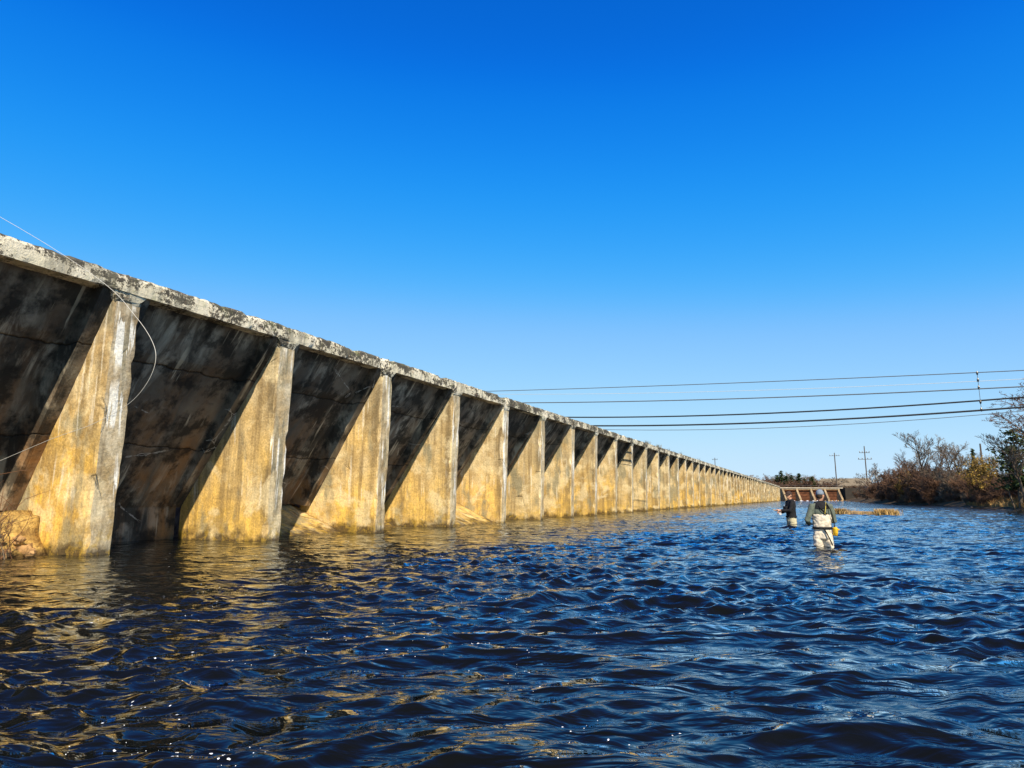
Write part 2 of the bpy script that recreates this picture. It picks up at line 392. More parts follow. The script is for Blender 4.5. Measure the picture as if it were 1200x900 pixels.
q = np.stack([ii * na + jj, (ii + 1) * na + jj, (ii + 1) * na + jj + 1, ii * na + jj + 1], -1).reshape(-1, 4)
me.loops.add(q.size); me.loops.foreach_set('vertex_index', q.astype(np.int32).ravel())
me.polygons.add(len(q)); me.polygons.foreach_set('loop_start', np.arange(0, q.size, 4, dtype=np.int32))
me.polygons.foreach_set('use_smooth', np.ones(len(q), dtype=bool))
me.update(calc_edges=True)
tag(link('water', me, None, M['water']), kind='structure')
def wpt(x, y):
    z, hx, hy = wave_z(np.array([float(x)]), np.array([float(y)]), None, True); return x + float(hx[0]), y + float(hy[0]), float(z[0])

# ------------------------------------------------------------------ the buttress dam
NOSE_X, BAY, Y0, BW = -10.5, 3.84, 7.255, 0.43                # nose plane, bay length, centre of the first full buttress, width
N_FIRST, N_LAST = -3, 58
SL = 0.70                                                    # horizontal run per metre of height of the deck
Z_TOP = 4.22
def xl(z): return -max(0.0, Z_TOP - max(z, .7)) * SL          # corbel edge on the buttress side
dam = empty('buttress_dam', (NOSE_X, Y0, 0))
tag(dam, 'long weathered concrete buttress dam with sloping deck bays rising from the river', 'dam')

def buttress_mesh(seed):
    r = random.Random(seed); vv, ff = [], []
    zs = list(np.arange(-1.0, 4.36, .134)); n = 12
    for z in zs:
        xb = min(xl(z) - .12, -.16); h = BW / 2
        def nz(k, s=.012): return s * mnoise.noise(Vector((seed * 7.3, z * 2.1, k * 5.1))) + s * .8 * mnoise.noise(Vector((seed * 3.3, z * 9.0, k * 9.1)))
        c1 = .018 + max(0, .17 * (mnoise.noise(Vector((seed * 2.2, z * 1.9, 3))) - .12)) + max(0, .06 * (mnoise.noise(Vector((seed, z * 6, 1))) - .2))
        c2 = .018 + max(0, .15 * (mnoise.noise(Vector((seed * 4.2, z * 2.1, 8))) - .12)) + max(0, .05 * (mnoise.noise(Vector((seed, z * 6, 6))) - .2))
        bul = -.03 + .022 * max(z, 0); hf = h + .012 * max(z, 0)    # the nose widens and leans out a little towards the top
        pts = [(xb, -h), (xb * .66, -h + nz(1)), (xb * .33 - .05, -h + nz(2)), (-c1 - .03 + nz(3) + bul, -h + nz(4, .01)), (-.006 + nz(5) + bul, -h + c1),
               (nz(6, .016) + bul, -.02), (-.006 + nz(7) + bul, hf - c2), (-c2 - .03 + nz(8) + bul, hf + nz(9, .01)), (xb * .33 - .05, h + nz(10)), (xb * .66, h + nz(11)), (xb, h), (xb - .004, 0)]
        vv += [(x, y, z) for x, y in pts]
    for j in range(len(zs) - 1):
        for k in range(n):
            a, b = j * n + k, j * n + (k + 1) % n
            ff.append((a, b, b + n, a + n))
    ff.append(tuple(reversed(range(n)))); ff.append(tuple((len(zs) - 1) * n + k for k in range(n)))
    return mesh('buttress', vv, ff)
def corbel_mesh(side, sl):
    """the sloping ledge on a buttress side that carries the deck panel; its edge runs down at sl metres per metre"""
    vv, ff = [], []; h = BW / 2 - .03
    for z in np.linspace(4.33, .69, 16):
        xa = -(Z_TOP - z) * sl; xb_ = -(Z_TOP - z) * SL - .42; j = .012 * mnoise.noise(Vector((z * 2, side, sl * 9)))
        vv += [(xa + j, side * h, z), (xb_, side * h, z + .1), (xb_, side * (h + .27), z + .1), (xa + j - .015, side * (h + .25 + j), z)]
    m = len(vv) // 4
    for i in range(m - 1):
        for k in range(4):
            a, b = i * 4 + k, i * 4 + (k + 1) % 4
            ff.append((a, b, b + 4, a + 4) if side > 0 else (a, a + 4, b + 4, b))
    ff.append((0, 1, 2, 3)); ff.append(tuple((m - 1) * 4 + k for k in (3, 2, 1, 0)))
    return mesh('corbel', vv, ff)
def bracket_mesh(seed):
    """the flared block under the coping at each nose"""
    vv, ff = [], []; n = 8; h = BW / 2; r = random.Random(seed)
    for z, fl, fx in ((4.13, .008, .010), (4.17, .02, .03), (4.21, .035, .05), (4.26, .075, .065), (4.33, .14, .072), (4.40, .14, .066)):
        j = lambda s=.014: r.uniform(-s, s)
        x0 = min(-.14, xl(z) - .1)
        pts = [(x0, -h - fl + j()), (-.03, -h - fl + j()), (fx + .03 + j(.006), -h - fl + .03 + j()), (fx + .03 + j(.006), -.03), (fx + .03 + j(.006), h + fl - .03 + j()), (-.03, h + fl + j()), (x0, h + fl + j()), (x0 - .005, 0)]
        vv += [(x, y, z + j(.012)) for x, y in pts]
    for j in range(5):
        for k in range(n):
            a, b = j * n + k, j * n + (k + 1) % n; ff.append((a, b, b + n, a + n))
    ff.append(tuple(reversed(range(n)))); ff.append(tuple(5 * n + k for k in range(n)))
    return mesh('bracket', vv, ff)
def deck_mesh(seed):
    """one sloping deck panel (underside visible) with a vertical toe wall"""
    prof = []
    off = .33
    for z in np.linspace(4.34, .7, 20):
        th = .055 if z > 3.42 else 0.0                        # thicker upper strip under the coping
        prof.append((-(Z_TOP - z) * SL - off + th, z))
    x0 = prof[-1][0]
    prof += [(x0, .3), (x0, -1.0)]
    L = BAY - BW + .02; ny = 15; vv, ff = [], []
    for (x, z) in prof:
        for k in range(ny):
            y = -L / 2 + L * k / (ny - 1)
            d = .022 * mnoise.noise(Vector((seed * 3.1, y * .8, z * 1.1))) + .010 * mnoise.noise(Vector((seed, y * 3, z * 3)))
            vv.append((x + d, y, z - .4 * d))
    m = len(prof)
    for i in range(m - 1):
        for k in range(ny - 1):
            a = i * ny + k; ff.append((a, a + 1, a + ny + 1, a + ny))
    b = len(vv)                                              # the upstream face, so the panel is a solid slab
    vv += [(-.95, -L / 2, 4.40), (-.95, L / 2, 4.40), (x0 - .75, -L / 2, .7), (x0 - .75, L / 2, .7), (x0 - .75, -L / 2, -1.0), (x0 - .75, L / 2, -1.0)]
    ff += [(b, b + 2, b + 3, b + 1), (b + 2, b + 4, b + 5, b + 3), (0, b, b + 1, ny - 1), tuple([(m - 1) * ny, (m - 1) * ny + ny - 1, b + 5, b + 4]),
           tuple([i * ny for i in range(m)] + [b + 4, b + 2, b]), tuple([i * ny + ny - 1 for i in reversed(range(m))] + [b + 1, b + 3, b + 5])]
    me = mesh('deck_panel', vv, ff); return me
def coping_mesh(seed):
    L = BAY - .012; ny = 46; vv, ff = [], []; n = 9
    for k in range(ny):
        y = -L / 2 + L * k / (ny - 1)
        def nz(q, f, s): return s * mnoise.noise(Vector((seed * 5.7, y * f, q * 3.3)))
        chip = max(0, nz(1, 2.2, .16) - .035) + max(0, nz(2, 7, .09) - .025)
        chb = max(0, nz(3, 3.0, .09) - .025)
        e = nz(4, 1.5, .012) + nz(5, 8, .010)
        pts = [(-.42, 4.325), (.03, 4.33 + nz(9, 6, .012)), (.085 - chb + e, 4.335 + chb * .6 + nz(6, 4, .012)), (.088 + e, 4.40 + chb), (.088 + e + nz(7, 9, .01), 4.50), (.085 + e - chip * .25, 4.60 - chip * .9),
               (.05 - chip, 4.648 - chip * .5 + nz(8, 9, .018)), (-.25, 4.655 + nz(10, 4, .02)), (-1.0, 4.66)]
        vv += [(x, y, z) for x, z in pts]
    vb = len(vv); 
    for k in range(ny - 1):
        for q in range(n):
            a, b = k * n + q, k * n + (q + 1) % n; ff.append((a, a + n, b + n, b))
    ff.append(tuple(range(n))); ff.append(tuple((ny - 1) * n + q for q in reversed(range(n))))
    return mesh('coping', vv, ff)
NB, NC = 9, 11
b_me = [buttress_mesh(i + 1) for i in range(NB)]; d_me = [deck_mesh(i + 1) for i in range(5)]; c_me = [coping_mesh(i + 1) for i in range(NC)]
k_me = [bracket_mesh(i) for i in range(5)]; cb_me = {(s, k): corbel_mesh(s, k) for s in (-1, 1) for k in (.54, .62, .68, .70, .73)}
for m_ in b_me: m_.materials.append(M['butt'])
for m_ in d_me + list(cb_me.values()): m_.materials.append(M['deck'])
for m_ in c_me + k_me: m_.materials.append(M['cop'])
for m_ in k_me: m_.polygons.foreach_set('use_smooth', [False] * len(m_.polygons))
for i, n in enumerate(range(N_FIRST, N_LAST + 1)):
    y = n * BAY
    b = link('buttress', b_me[(n * 4) % NB], dam); b.location = (rng.uniform(-.03, .02), y + rng.uniform(-.025, .025), 0); b.rotation_euler = (0, 0, rng.uniform(-.012, .012))
    br = link('bracket', k_me[n % 5], b)
    if n < 34:
        sl_ = .54 if n == 0 else .62 if n == 2 else (.70, .73, .68)[n % 3]
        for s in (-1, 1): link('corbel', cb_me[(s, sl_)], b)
    if n < N_LAST:
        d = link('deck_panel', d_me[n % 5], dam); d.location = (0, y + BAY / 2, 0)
        c = link('coping', c_me[(n * 3 + 2) % NC], dam); c.location = (rng.uniform(-.012, .012), y + BAY / 2, rng.uniform(-.008, .008))
# sloping aprons of old concrete and rubble at the foot of some bays
def apron_mesh(x0, z0, x1, z1, seed, amp, ylen=BAY - BW - .02, skew=0):
    vv, ff = [], []; nu, nv = 26, 22
    for i in range(nu):
        u = i / (nu - 1)
        for j in range(nv):
            v = j / (nv - 1); y = -ylen / 2 + ylen * v
            x = x0 + (x1 - x0) * u; z = z0 + (z1 - z0) * u ** .85 + skew * (v - .5)
            p = Vector((x * 1.7, y * 1.7, seed))
            z += amp * (mnoise.noise(p) + .6 * mnoise.noise(p * 2.7) + .35 * mnoise.noise(p * 6))
            x += amp * .4 * mnoise.noise(p * 2 + Vector((9, 0, 0)))
            vv.append((x, y, z))
    for i in range(nu - 1):
        for j in range(nv - 1):
            a = i * nv + j; ff.append((a, a + nv, a + nv + 1, a + 1))
    b = len(vv)                                              # skirt down to the bed
    rim = [i * nv for i in range(nu)] + [(nu - 1) * nv + j for j in range(1, nv)] + [i * nv + nv - 1 for i in reversed(range(nu - 1))] + [j for j in reversed(range(1, nv - 1))]
    vv += [(vv[k][0], vv[k][1], -1.0) for k in rim]
    for k in range(len(rim)):
        k2 = (k + 1) % len(rim); ff.append((rim[k], b + k, b + k2, rim[k2]))
    ff.append(tuple(b + k for k in reversed(range(len(rim)))))
    return mesh('apron', vv, ff)
def apron(bay, *a, **k):
    me = apron_mesh(*a, **k); o = link('apron', me, dam, M['butt'], True); o.location = (0, (bay - .5) * BAY, 0); return o
for a_ in (apron(0, -2.75, .66, -1.25, .62, 1, .04), apron(0, -1.5, .66, -.55, -.30, 2, .11)): a_.data.materials[0] = M['rubble']
apron(1, -2.75, -.12, -.9, -.5, 3, .05)
apron(2, -2.75, .72, -.75, -.12, 4, .05)
apron(3, -2.75, .22, -.5, -.2, 5, .08)
apron(4, -2.75, 1.25, -.12, -.05, 6, .02)
apron(5, -2.75, .15, -.3, -.25, 7, .06)
apron(6, -2.75, .25, -.2, -.1, 8, .06)
for b_ in (7, 8, 9, 10, 12, 13): apron(b_, -2.75, .2 * (b_ % 3), -.2, -.2, b_ + 2, .05)

# ------------------------------------------------------------------ far gated spillway (turns towards the right bank)
sp = empty('spillway', (-11.2, Y0 + N_LAST * BAY + 1.2, 0), R(38))
tag(sp, 'distant gated spillway with white walkway beam, pale slanting piers and rusty red gates', 'spillway')
SPL = 24.0
MB().box((SPL / 2, 0, 4.12), (SPL, 1.1, .34)).build('walkway', M['white'], sp)
for k in range(5):
    x = 1.6 + k * 5.2; m = MB(); h = .34
    pr = [(-.45, 3.9), (-.6, 3.2), (-2.0, .5), (-2.1, -1), (2.2, -1), (1.2, 3.9)]
    v = [(x - h, a, b) for a, b in pr] + [(x + h, a, b) for a, b in pr]
    f = [tuple(range(6)), tuple(reversed(range(6, 12)))] + [(i + 6, (i + 1) % 6 + 6, (i + 1) % 6, i) for i in range(6)]
    link('pier', mesh('pier', v, f), sp, M['pier'])
    if k < 4:
        g = MB().box((x + 2.6, .25, 1.7), (5.2 - 2 * h, .22, 4.2)).build('gate', M['gate'], sp)
        for zz in (.7, 1.6, 2.5, 3.4): MB().box((x + 2.6, .08, zz), (5.2 - 2 * h - .02, .13, .16)).build('gate_beam', M['gate'], g)
        MB().box((x + 2.6, -.6, 3.62), (5.2 - 2 * h - .01, .2, .22)).build('lintel', M['pier'], sp)
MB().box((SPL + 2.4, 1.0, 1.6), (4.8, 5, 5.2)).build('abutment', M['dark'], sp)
rl = MB(); rl.box((SPL / 2, -.45, 4.95), (SPL, .05, .05)); rl.build('rail', M['wirel'], sp)
for k in range(9): MB().box((.3 + k * (SPL - .6) / 8, -.45, 4.64), (.05, .05, .62)).build('rail_post', M['wirel'], sp)

# ------------------------------------------------------------------ trees and shrubs
def grow(seed, height, trunk_r, spread=.5, levels=5, lean=0.0, stems=1, kids=(3, 5), droop=0.0, first=.25, straight=.12, up=.25):
    """bare branching skeleton: list of (points, radii, level)"""
    r = random.Random(seed); out = []
    def branch(p, d, L, rad, lv):
        n = 5 if lv < 2 else 3; pts = [p.copy()]; rr = [rad]; q = p.copy(); dd = d.copy()
        for i in range(n):
            dd = (dd + Vector((r.gauss(0, straight), r.gauss(0, straight), r.gauss(0, straight) + (up - droop) * .25))).normalized()
            q = q + dd * (L / n); pts.append(q.copy()); rr.append(rad * (1 - .72 * (i + 1) / n))
        out.append((pts, rr, lv))
        if lv >= levels: return
        nk = r.randint(*kids) + (2 if lv == 0 else 0)
        for i in range(nk):
            t = first + (1 - first) * (i + r.random()) / nk if lv == 0 else .2 + .8 * (i + r.random()) / nk
            s = min(len(pts) - 2, int(t * n)); fr = t * n - s
            bp = pts[s].lerp(pts[s + 1], min(1, fr)); bd = (pts[s + 1] - pts[s]).normalized()
            side = Vector((r.gauss(0, 1), r.gauss(0, 1), r.gauss(0, .6))); side = (side - bd * side.dot(bd)).normalized()
            nd = (bd * (1 - spread * r.uniform(.7, 1.2)) + side * spread * r.uniform(.9, 1.3) + Vector((0, 0, up * .5))).normalized()
            branch(bp, nd, L * r.uniform(.42, .68) * (1 - .25 * t), max(.004, rad * r.uniform(.34, .52)), lv + 1)
    for s_ in range(stems):
        a = r.uniform(0, 6.28); o = Vector((math.cos(a), math.sin(a), 0)) * (r.uniform(0, .5) if stems > 1 else 0)
        d = Vector((math.cos(a) * (lean if stems == 1 else r.uniform(.05, .55)), math.sin(a) * (lean if stems == 1 else r.uniform(.05, .55)), 1)).normalized()
        hh = height * (1 if stems == 1 else r.uniform(.55, 1.0))
        branch(o + Vector((0, 0, -.15)), d, hh * (.72 if stems == 1 else .75), trunk_r * (1 if stems == 1 else r.uniform(.4, 1)), 0)
    return out
def tree_meshes(sk, split, minr):
    a, b = MB(), MB()
    for pts, rr, lv in sk:
        rr = [max(minr, x) for x in rr]
        if lv < split: a.tube(pts, rr, 6 if lv == 0 else 5)
        else: b.tube(pts, rr, 3, False)
    return a, b
def leaf_quads(mb, pts, size, r):
    for p in pts:
        n = Vector((r.gauss(0, 1), r.gauss(0, 1), r.gauss(0, 1))).normalized(); u = n.orthogonal().normalized(); w = n.cross(u)
        s = size * r.uniform(.6, 1.4); b = len(mb.v)
        mb.v += [tuple(p - u * s), tuple(p - w * s * .5), tuple(p + u * s), tuple(p + w * s * .5)]; mb.f.append((b, b + 1, b + 2, b + 3))
PROTO = {}
def proto(key, name, bark, crown_mat, sk, split, minr, leaves=None):
    root = empty(name); a, b = tree_meshes(sk, split, minr)
    a.build('trunk', bark, root, True)
    if leaves:
        n, size, lm = leaves; r = random.Random(len(b.v)); ends = [p[-1] for p, rr, lv in sk if lv >= split] + [p[1] for p, rr, lv in sk if lv >= split]
        ch = MB(); ch.v, ch.f = b.v, b.f; ch.build('branches', crown_mat, root)
        lf = MB(); leaf_quads(lf, [r.choice(ends) + Vector((r.gauss(0, .18), r.gauss(0, .18), r.gauss(0, .18))) for _ in range(n)], size, r)
        lf.build('crown', lm, root)
    else: b.build('crown', crown_mat, root)
    PROTO[key] = [root, False]
def place(key, loc, rz, sc, label, cat, group=None):
    rt, used = PROTO[key]
    if not used: o = rt; PROTO[key][1] = True; o.location = loc; o.rotation_euler = (0, 0, rz); o.scale = sc
    else: o = dup(rt, loc, rz, sc)
    tag(o, label, cat, group)
    if not group and 'group' in o: del o['group']
    return o
def conifer(key, seed, h, rad, pine=False):
    root = empty('evergreen_tree'); r = random.Random(seed)
    MB().tube([(0, 0, -.2), (0, 0, h * .5), (0, 0, h)], [.02 * h, .012 * h, .01], 6).build('trunk', M['bark'], root)
    mb = MB(); z = (.28 if pine else .08) * h
    while z < h:
        t = (z / h); rr = (rad * (1 - t) ** .8 if not pine else rad * max(.05, 1 - ((t - .62) / .40) ** 2) ** .6 * r.uniform(.6, 1.1)) * r.uniform(.75, 1.15) + .08; nb = int(5 + 9 * (1 - t))
        for k in range(nb):
            a = r.uniform(0, 6.28); L = rr * r.uniform(.6, 1.1)
            for s in range(int(4 + L * 5)):
                f = (s + r.random()) / (4 + L * 5)
                p = Vector((math.cos(a) * L * f + r.gauss(0, .10), math.sin(a) * L * f + r.gauss(0, .10), z - .25 * L * f + r.gauss(0, .09)))
                leaf_quads(mb, [p], .17, r)
        z += h * .028
    mb.build('crown', M['gleaf'], root); PROTO[key] = [root, False]

proto('tall_a', 'bare_tree', M['bark'], M['twig2'], grow(1, 10, .17, .42, 4, .02, 1, (4, 6), 0, .32), 2, .016)
proto('tall_b', 'bare_tree', M['bark'], M['twig2'], grow(2, 10, .15, .48, 4, .05, 1, (4, 6), 0, .30), 2, .016)
proto('tall_c', 'bare_tree', M['bark'], M['twig'], grow(3, 10, .16, .40, 4, .08, 1, (4, 6), 0, .38), 2, .016)
proto('birch', 'pale_tree', M['birch'], M['twig2'], grow(4, 8, .17, .55, 4, .1, 3, (3, 5), 0, .3), 2, .018)
proto('near', 'bare_tree', M['bark'], M['twig'], grow(5, 11, .16, .55, 5, .12, 1, (4, 5), .05, .35), 2, .012)
for k in range(4):
    proto('shrub%d' % k, 'thicket_shrub', M['twig'], M['twig2'] if k == 3 else M['twig'], grow(20 + k, 4.6, .045, .42, 3, 0, 19, (4, 6), 0, .25, .16), 1, .017)
proto('yellow', 'yellow_leaf_tree', M['bark'], M['twig'], grow(31, 6.5, .08, .48, 3, 0, 5, (4, 6), 0, .3), 1, .012, (3000, .13, M['yleaf']))
proto('olive', 'leafy_shrub', M['bark'], M['twig'], grow(33, 4.5, .06, .5, 3, 0, 7, (4, 6), 0, .2), 1, .012, (1500, .10, M['oleaf']))
conifer('fir_a', 1, 9, 2.2); conifer('pine', 5, 9, 2.5, True); conifer('fir_b', 2, 9, 1.7)

cp, spp, cy, sy = math.cos(PITCH), math.sin(PITCH), math.cos(YAW), math.sin(YAW)
def bearing(px):
    """horizontal direction of a picture column, at horizon height (used only to lay out the far bank)"""
    u = (px - 600) / 780; v = (450 - 583.6) / 780
    f = cp - v * spp
    return Vector((-sy * f + cy * u, cy * f + sy * u, 0))
def spot(px, dist):
    d = bearing(px).normalized() * dist; return Vector((d.x, d.y, float(ground_z(np.array([d.x]), np.array([d.y]))[0])))
def height_at(px, dist, ypix):
    b = bearing(px); depth = dist / b.length                  # distance along the optical axis (approximately)
    return CAM_H + (583.6 - ypix) / 780 * depth * cp
def put(key, base_h, px, dist, ytop, label, cat, group=None, wide=1.0, rz=None):
    p = spot(px, dist); h = height_at(px, dist, ytop) - p.z; s = h / base_h
    return place(key, (p.x, p.y, p.z - .05), rng.uniform(0, 6.28) if rz is None else rz, (s * wide, s * wide, s), label, cat, group)
def top_h(key):
    zs = [v.co.z for ch in PROTO[key][0].children for v in ch.data.vertices]; return max(zs)
TH = {k: top_h(k) for k in PROTO}
# tall bare trees standing above the thicket
for i, (k, px, d, y) in enumerate([('tall_a', 1086, 112, 505), ('tall_b', 1122, 108, 507), ('tall_c', 1106, 118, 516), ('tall_c', 1064, 118, 524), ('tall_b', 1072, 125, 530),
                                   ('tall_a', 1135, 100, 520), ('tall_c', 1045, 140, 546), ('tall_b', 1162, 92, 525)]):
    put(k, TH[k], px, d, y, 'tall leafless grey tree rising above the brown thicket on the far bank', 'tree', 'tall bare trees above the thicket', 1.15)
put('birch', TH['birch'], 1022, 165, 541, 'small bare tree with pale whitish trunks between the thicket and the spillway', 'tree', wide=1.2)
nv_ = [v.co for ch in PROTO['near'][0].children for v in ch.data.vertices if v.co.z > .6 * TH['near']]
put('near', TH['near'], 1254, 62, 440, 'big bare tree leaning over the water with fine branches across the power lines', 'tree', wide=1.5,
    rz=math.pi + YAW - math.atan2(sum(c_.y for c_ in nv_), sum(c_.x for c_ in nv_)))      # its crown reaches out over the river
put('tall_c', TH['tall_c'], 1188, 66, 514, 'slim bare tree with a leaning trunk in front of the dark evergreen', 'tree', wide=1.0)
put('tall_a', TH['tall_a'], 1203, 64, 505, 'bare tree with pale stems beside the dark evergreen above the reddish grass', 'tree', wide=1.2)
put('pine', TH['pine'], 1196, 66, 499, 'broad dark green evergreen behind bare stems at the near end of the bank', 'tree', wide=1.35)
put('fir_b', TH['fir_b'], 1146, 108, 524, 'dark pointed evergreen tip poking up beside the yellow leaved tree', 'tree', wide=1.1)
put('yellow', TH['yellow'], 1166, 80, 527, 'rounded tree with yellow leaves between the two evergreens', 'tree', wide=1.0)
put('yellow', TH['yellow'], 1147, 84, 533, 'smaller yellowish leaved tree against the pointed evergreen', 'tree', wide=.8)
put('yellow', TH['yellow'], 1061, 116, 552, 'low shrub with a patch of golden leaves inside the brown thicket', 'shrub', wide=.8)
put('olive', TH['olive'], 1085, 112, 562, 'olive leaved shrub low in the brown thicket at the water edge', 'shrub', wide=1.1)
for px, d, y in [(1016, 170, 566), (1024, 150, 566), (1030, 140, 560), (1038, 134, 553), (1046, 128, 556), (1052, 130, 545), (1060, 124, 543), (1068, 116, 548), (1076, 118, 540), (1084, 112, 546),
                 (1092, 110, 540), (1100, 106, 545), (1106, 108, 536), (1114, 104, 544), (1121, 101, 541), (1128, 98, 546), (1135, 96, 545), (1142, 92, 548), (1150, 88, 550), (1158, 85, 552),
                 (1165, 83, 549), (1172, 79, 553), (1180, 76, 550), (1188, 74, 555), (1196, 72, 549), (1204, 70, 553), (1214, 68, 545), (1056, 119, 562), (1074, 111, 565), (1090, 105, 566), (1108, 102, 564),
                 (1124, 97, 566), (1140, 88, 567), (1033, 131, 572), (1044, 127, 569), (1156, 81, 566), (1020, 160, 574), (1012, 190, 572), (1008, 205, 574), (1225, 66, 548), (1004, 214, 573), (1120, 97, 577), (1140, 86, 578), (1160, 77, 576), (1102, 103, 578), (1080, 109, 577), (1010, 196, 575), (1015, 178, 575), (1021, 158, 576), (1027, 146, 575), (1035, 134, 577), (1043, 126, 576), (1052, 121, 574), (1062, 116, 575), (1150, 80, 574), (1132, 90, 575), (1112, 100, 576), (1094, 106, 575)]:
    k = 'shrub%d' % rng.randrange(4)
    if y >= 566 and px < 1050: lb, gp = 'low leafless shrub on the bank between the pale trunked tree and the tall bare trees', 'low shrubs near the spillway end of the bank'
    elif y >= 562: lb, gp = 'low leafless shrub at the waterline in front of the taller thicket', 'low shrubs along the waterline of the thicket'
    elif px > 1145: lb, gp = 'tall leafless brown shrub of the thicket around the yellow tree and evergreen', 'tall thicket shrubs around the yellow tree'
    else: lb, gp = 'tall leafless brown shrub of the thicket below the tall bare trees', 'tall thicket shrubs below the bare trees'
    put(k, TH[k], px, d, y, lb, 'shrub', gp, rng.uniform(.9, 1.25))
# the wood beyond the spillway
for px, d, y in [(893, 300, 557), (899, 310, 554), (905, 300, 555), (911, 310, 556), (926, 300, 555), (934, 310, 557), (948, 300, 556), (955, 315, 555), (962, 300, 559), (972, 320, 562), (990, 330, 562), (1003, 330, 560), (1012, 300, 561), (886, 310, 562), (941, 305, 554), (918, 312, 553)]:
    k = rng.choice(['tall_a', 'tall_b', 'tall_c'])
    put(k, TH[k], px, d, y, 'bare tree in the far wood beyond the end of the dam', 'tree', 'far wood beyond the spillway', 2.6)
for px, d, y in [(894, 288, 562), (903, 288, 561), (912, 288, 560), (923, 288, 561), (934, 288, 562), (946, 288, 561), (958, 288, 562), (968, 290, 566), (1000, 285, 566), (1008, 280, 567)]:
    k = 'shrub%d' % rng.randrange(4)
    put(k, TH[k], px, d, y, 'bare undergrowth shrub at the edge of the far wood beyond the dam', 'shrub', 'undergrowth of the far wood', 2.6)
for px, d, y in [(917, 292, 551), (929, 294, 556), (938, 290, 554), (953, 288, 558), (912, 296, 556), (923, 290, 557), (944, 290, 560)]:
    k = rng.choice(['fir_a', 'fir_b'])
    put(k, TH[k], px, d, y, 'dark green evergreen in the far wood beyond the spillway', 'tree', 'far evergreens beyond the spillway', 2.3)

# ------------------------------------------------------------------ far house, utility poles, wires
p = spot(990, 300); hs = empty('house', (p.x, p.y, p.z), R(-8)); tag(hs, 'low house with a long grey brown shingle roof behind the spillway', 'house')
hz = height_at(990, 300, 560.5) - p.z; ez = hz * .52; L2 = 10.5
v = [(-L2, -5, ez), (L2, -5, ez), (L2, 5, ez), (-L2, 5, ez), (-L2 + 2.4, 0, hz), (L2 - 1.2, 0, hz), (-L2, -5, ez - .25), (L2, -5, ez - .25), (L2, 5, ez - .25), (-L2, 5, ez - .25)]
link('roof', mesh('roof', v, [(0, 1, 5, 4), (1, 2, 5), (2, 3, 4, 5), (3, 0, 4), (0, 6, 7, 1), (1, 7, 8, 2), (2, 8, 9, 3), (3, 9, 6, 0), (9, 8, 7, 6)]), hs, M['roof'])
MB().box((0, 0, ez / 2 - .6), (L2 * 2 - .8, 9.2, ez + .8)).build('wall', M['wall'], hs)
for x in (-7, -3.5, 3, 7):
    w_ = MB().box((x, -4.6, ez * .55), (1.3, .12, 1.3)).build('window', M['lens'], hs); MB().box((x, -4.63, ez * .55 - .7), (1.5, .16, .1)).build('sill', M['white'], w_)
def pole(px, dist, ytop, label, arms, rz=0.0, r=.16):
    q = spot(px, dist); h = height_at(px, dist, ytop) - q.z
    o = empty('utility_pole', q, rz); tag(o, label, 'utility pole')
    MB().tube([(0, 0, -.5), (0, 0, h)], [r, r * .65], 8).build('shaft', M['pole'], o)
    for dz, L in arms:
        a = MB().box((0, .14, h - dz), (L, .10, .11)).build('crossarm', M['pole'], o)
        for s in (-.46, -.2, .2, .46): MB().tube([(s * L, .14, h - dz + .06), (s * L, .14, h - dz + .3), (s * L, .14, h - dz + .42)], [.05, .10, .05], 6).build('insulator', M['insul'], a)
    return o
pole(982, 255, 530, 'slender utility pole with one short crossarm standing behind the spillway', [(1.0, 3.2)], .2, .22)
pole(1018, 185, 522, 'utility pole with two crossarms beside the pale bare tree at the bank end', [(1.6, 2.4), (3.2, 3.2)], .3, .17)
pole(1156, 96, 519, 'plain wooden pole without crossarm sticking up by the yellow leaved tree', [], 0, .13)
pole(840, 300, 536, 'tiny distant utility pole seen above the coping of the dam', [(.8, 2.2)], 0, .2)

# five wires in one vertical plane across the river; ends on poles beyond both sides of the view
PA, PB = Vector((-18.0, 40.5)), Vector((9.2, 38.6))
def wire_pt(px, py):
    u = (px - 600) / 780; v = (450 - py) / 780
    d = Vector((-sy * (cp - v * spp) + cy * u, cy * (cp - v * spp) + sy * u, spp + v * cp))
    n = Vector((-(PB - PA).y, (PB - PA).x)); t = n.dot(PA) / (n.x * d.x + n.y * d.y)
    return Vector((d.x * t, d.y * t, CAM_H + d.z * t))
U = (PB - PA).normalized()
def wire(a, m, b, r, mat, label, name='power_line'):
    P = [wire_pt(*q) for q in (a, m, b)]; s = [Vector((p.x, p.y)).dot(U) for p in P]
    co = np.polyfit(s, [p.z for p in P], 2)
    if co[0] < .00025: co = np.array([.0005, *np.polyfit(s, [p.z - .0005 * t * t for p, t in zip(P, s)], 1)])
    base = PA - U * PA.dot(U); pts = []
    for t in np.linspace(-62, 34, 60):
        q = base + U * float(t); pts.append((q.x, q.y, float(np.polyval(co, t))))
    tag(MB().tube(pts, r, 6).build(name, mat, None, True), label, 'wire'); return pts, co
W1, c1 = wire((590, 458), (880, 448), (1200, 434), .022, M['wirel'], 'topmost thin grey wire crossing the sky over the river')
W2, c2 = wire((620, 472), (900, 466), (1200, 453), .030, M['wirel'], 'second wire from the top, grey, above the two thick black cables')
W3, c3 = wire((670, 489), (930, 483), (1180, 467), .042, M['wire'], 'upper of the two thick black cables crossing above the river')
W4, c4 = wire((700, 499), (950, 493), (1200, 477), .048, M['wire'], 'lower of the two thick black cables crossing above the river')
W5, c5 = wire((770, 504), (980, 498), (1200, 481.5), .016, M['wirel'], 'lowest faint thin wire just under the thick black cables')
W6, c6 = wire((620, 462), (900, 457), (1200, 444), .010, M['line'], 'faint pale wire between the two uppermost grey wires')
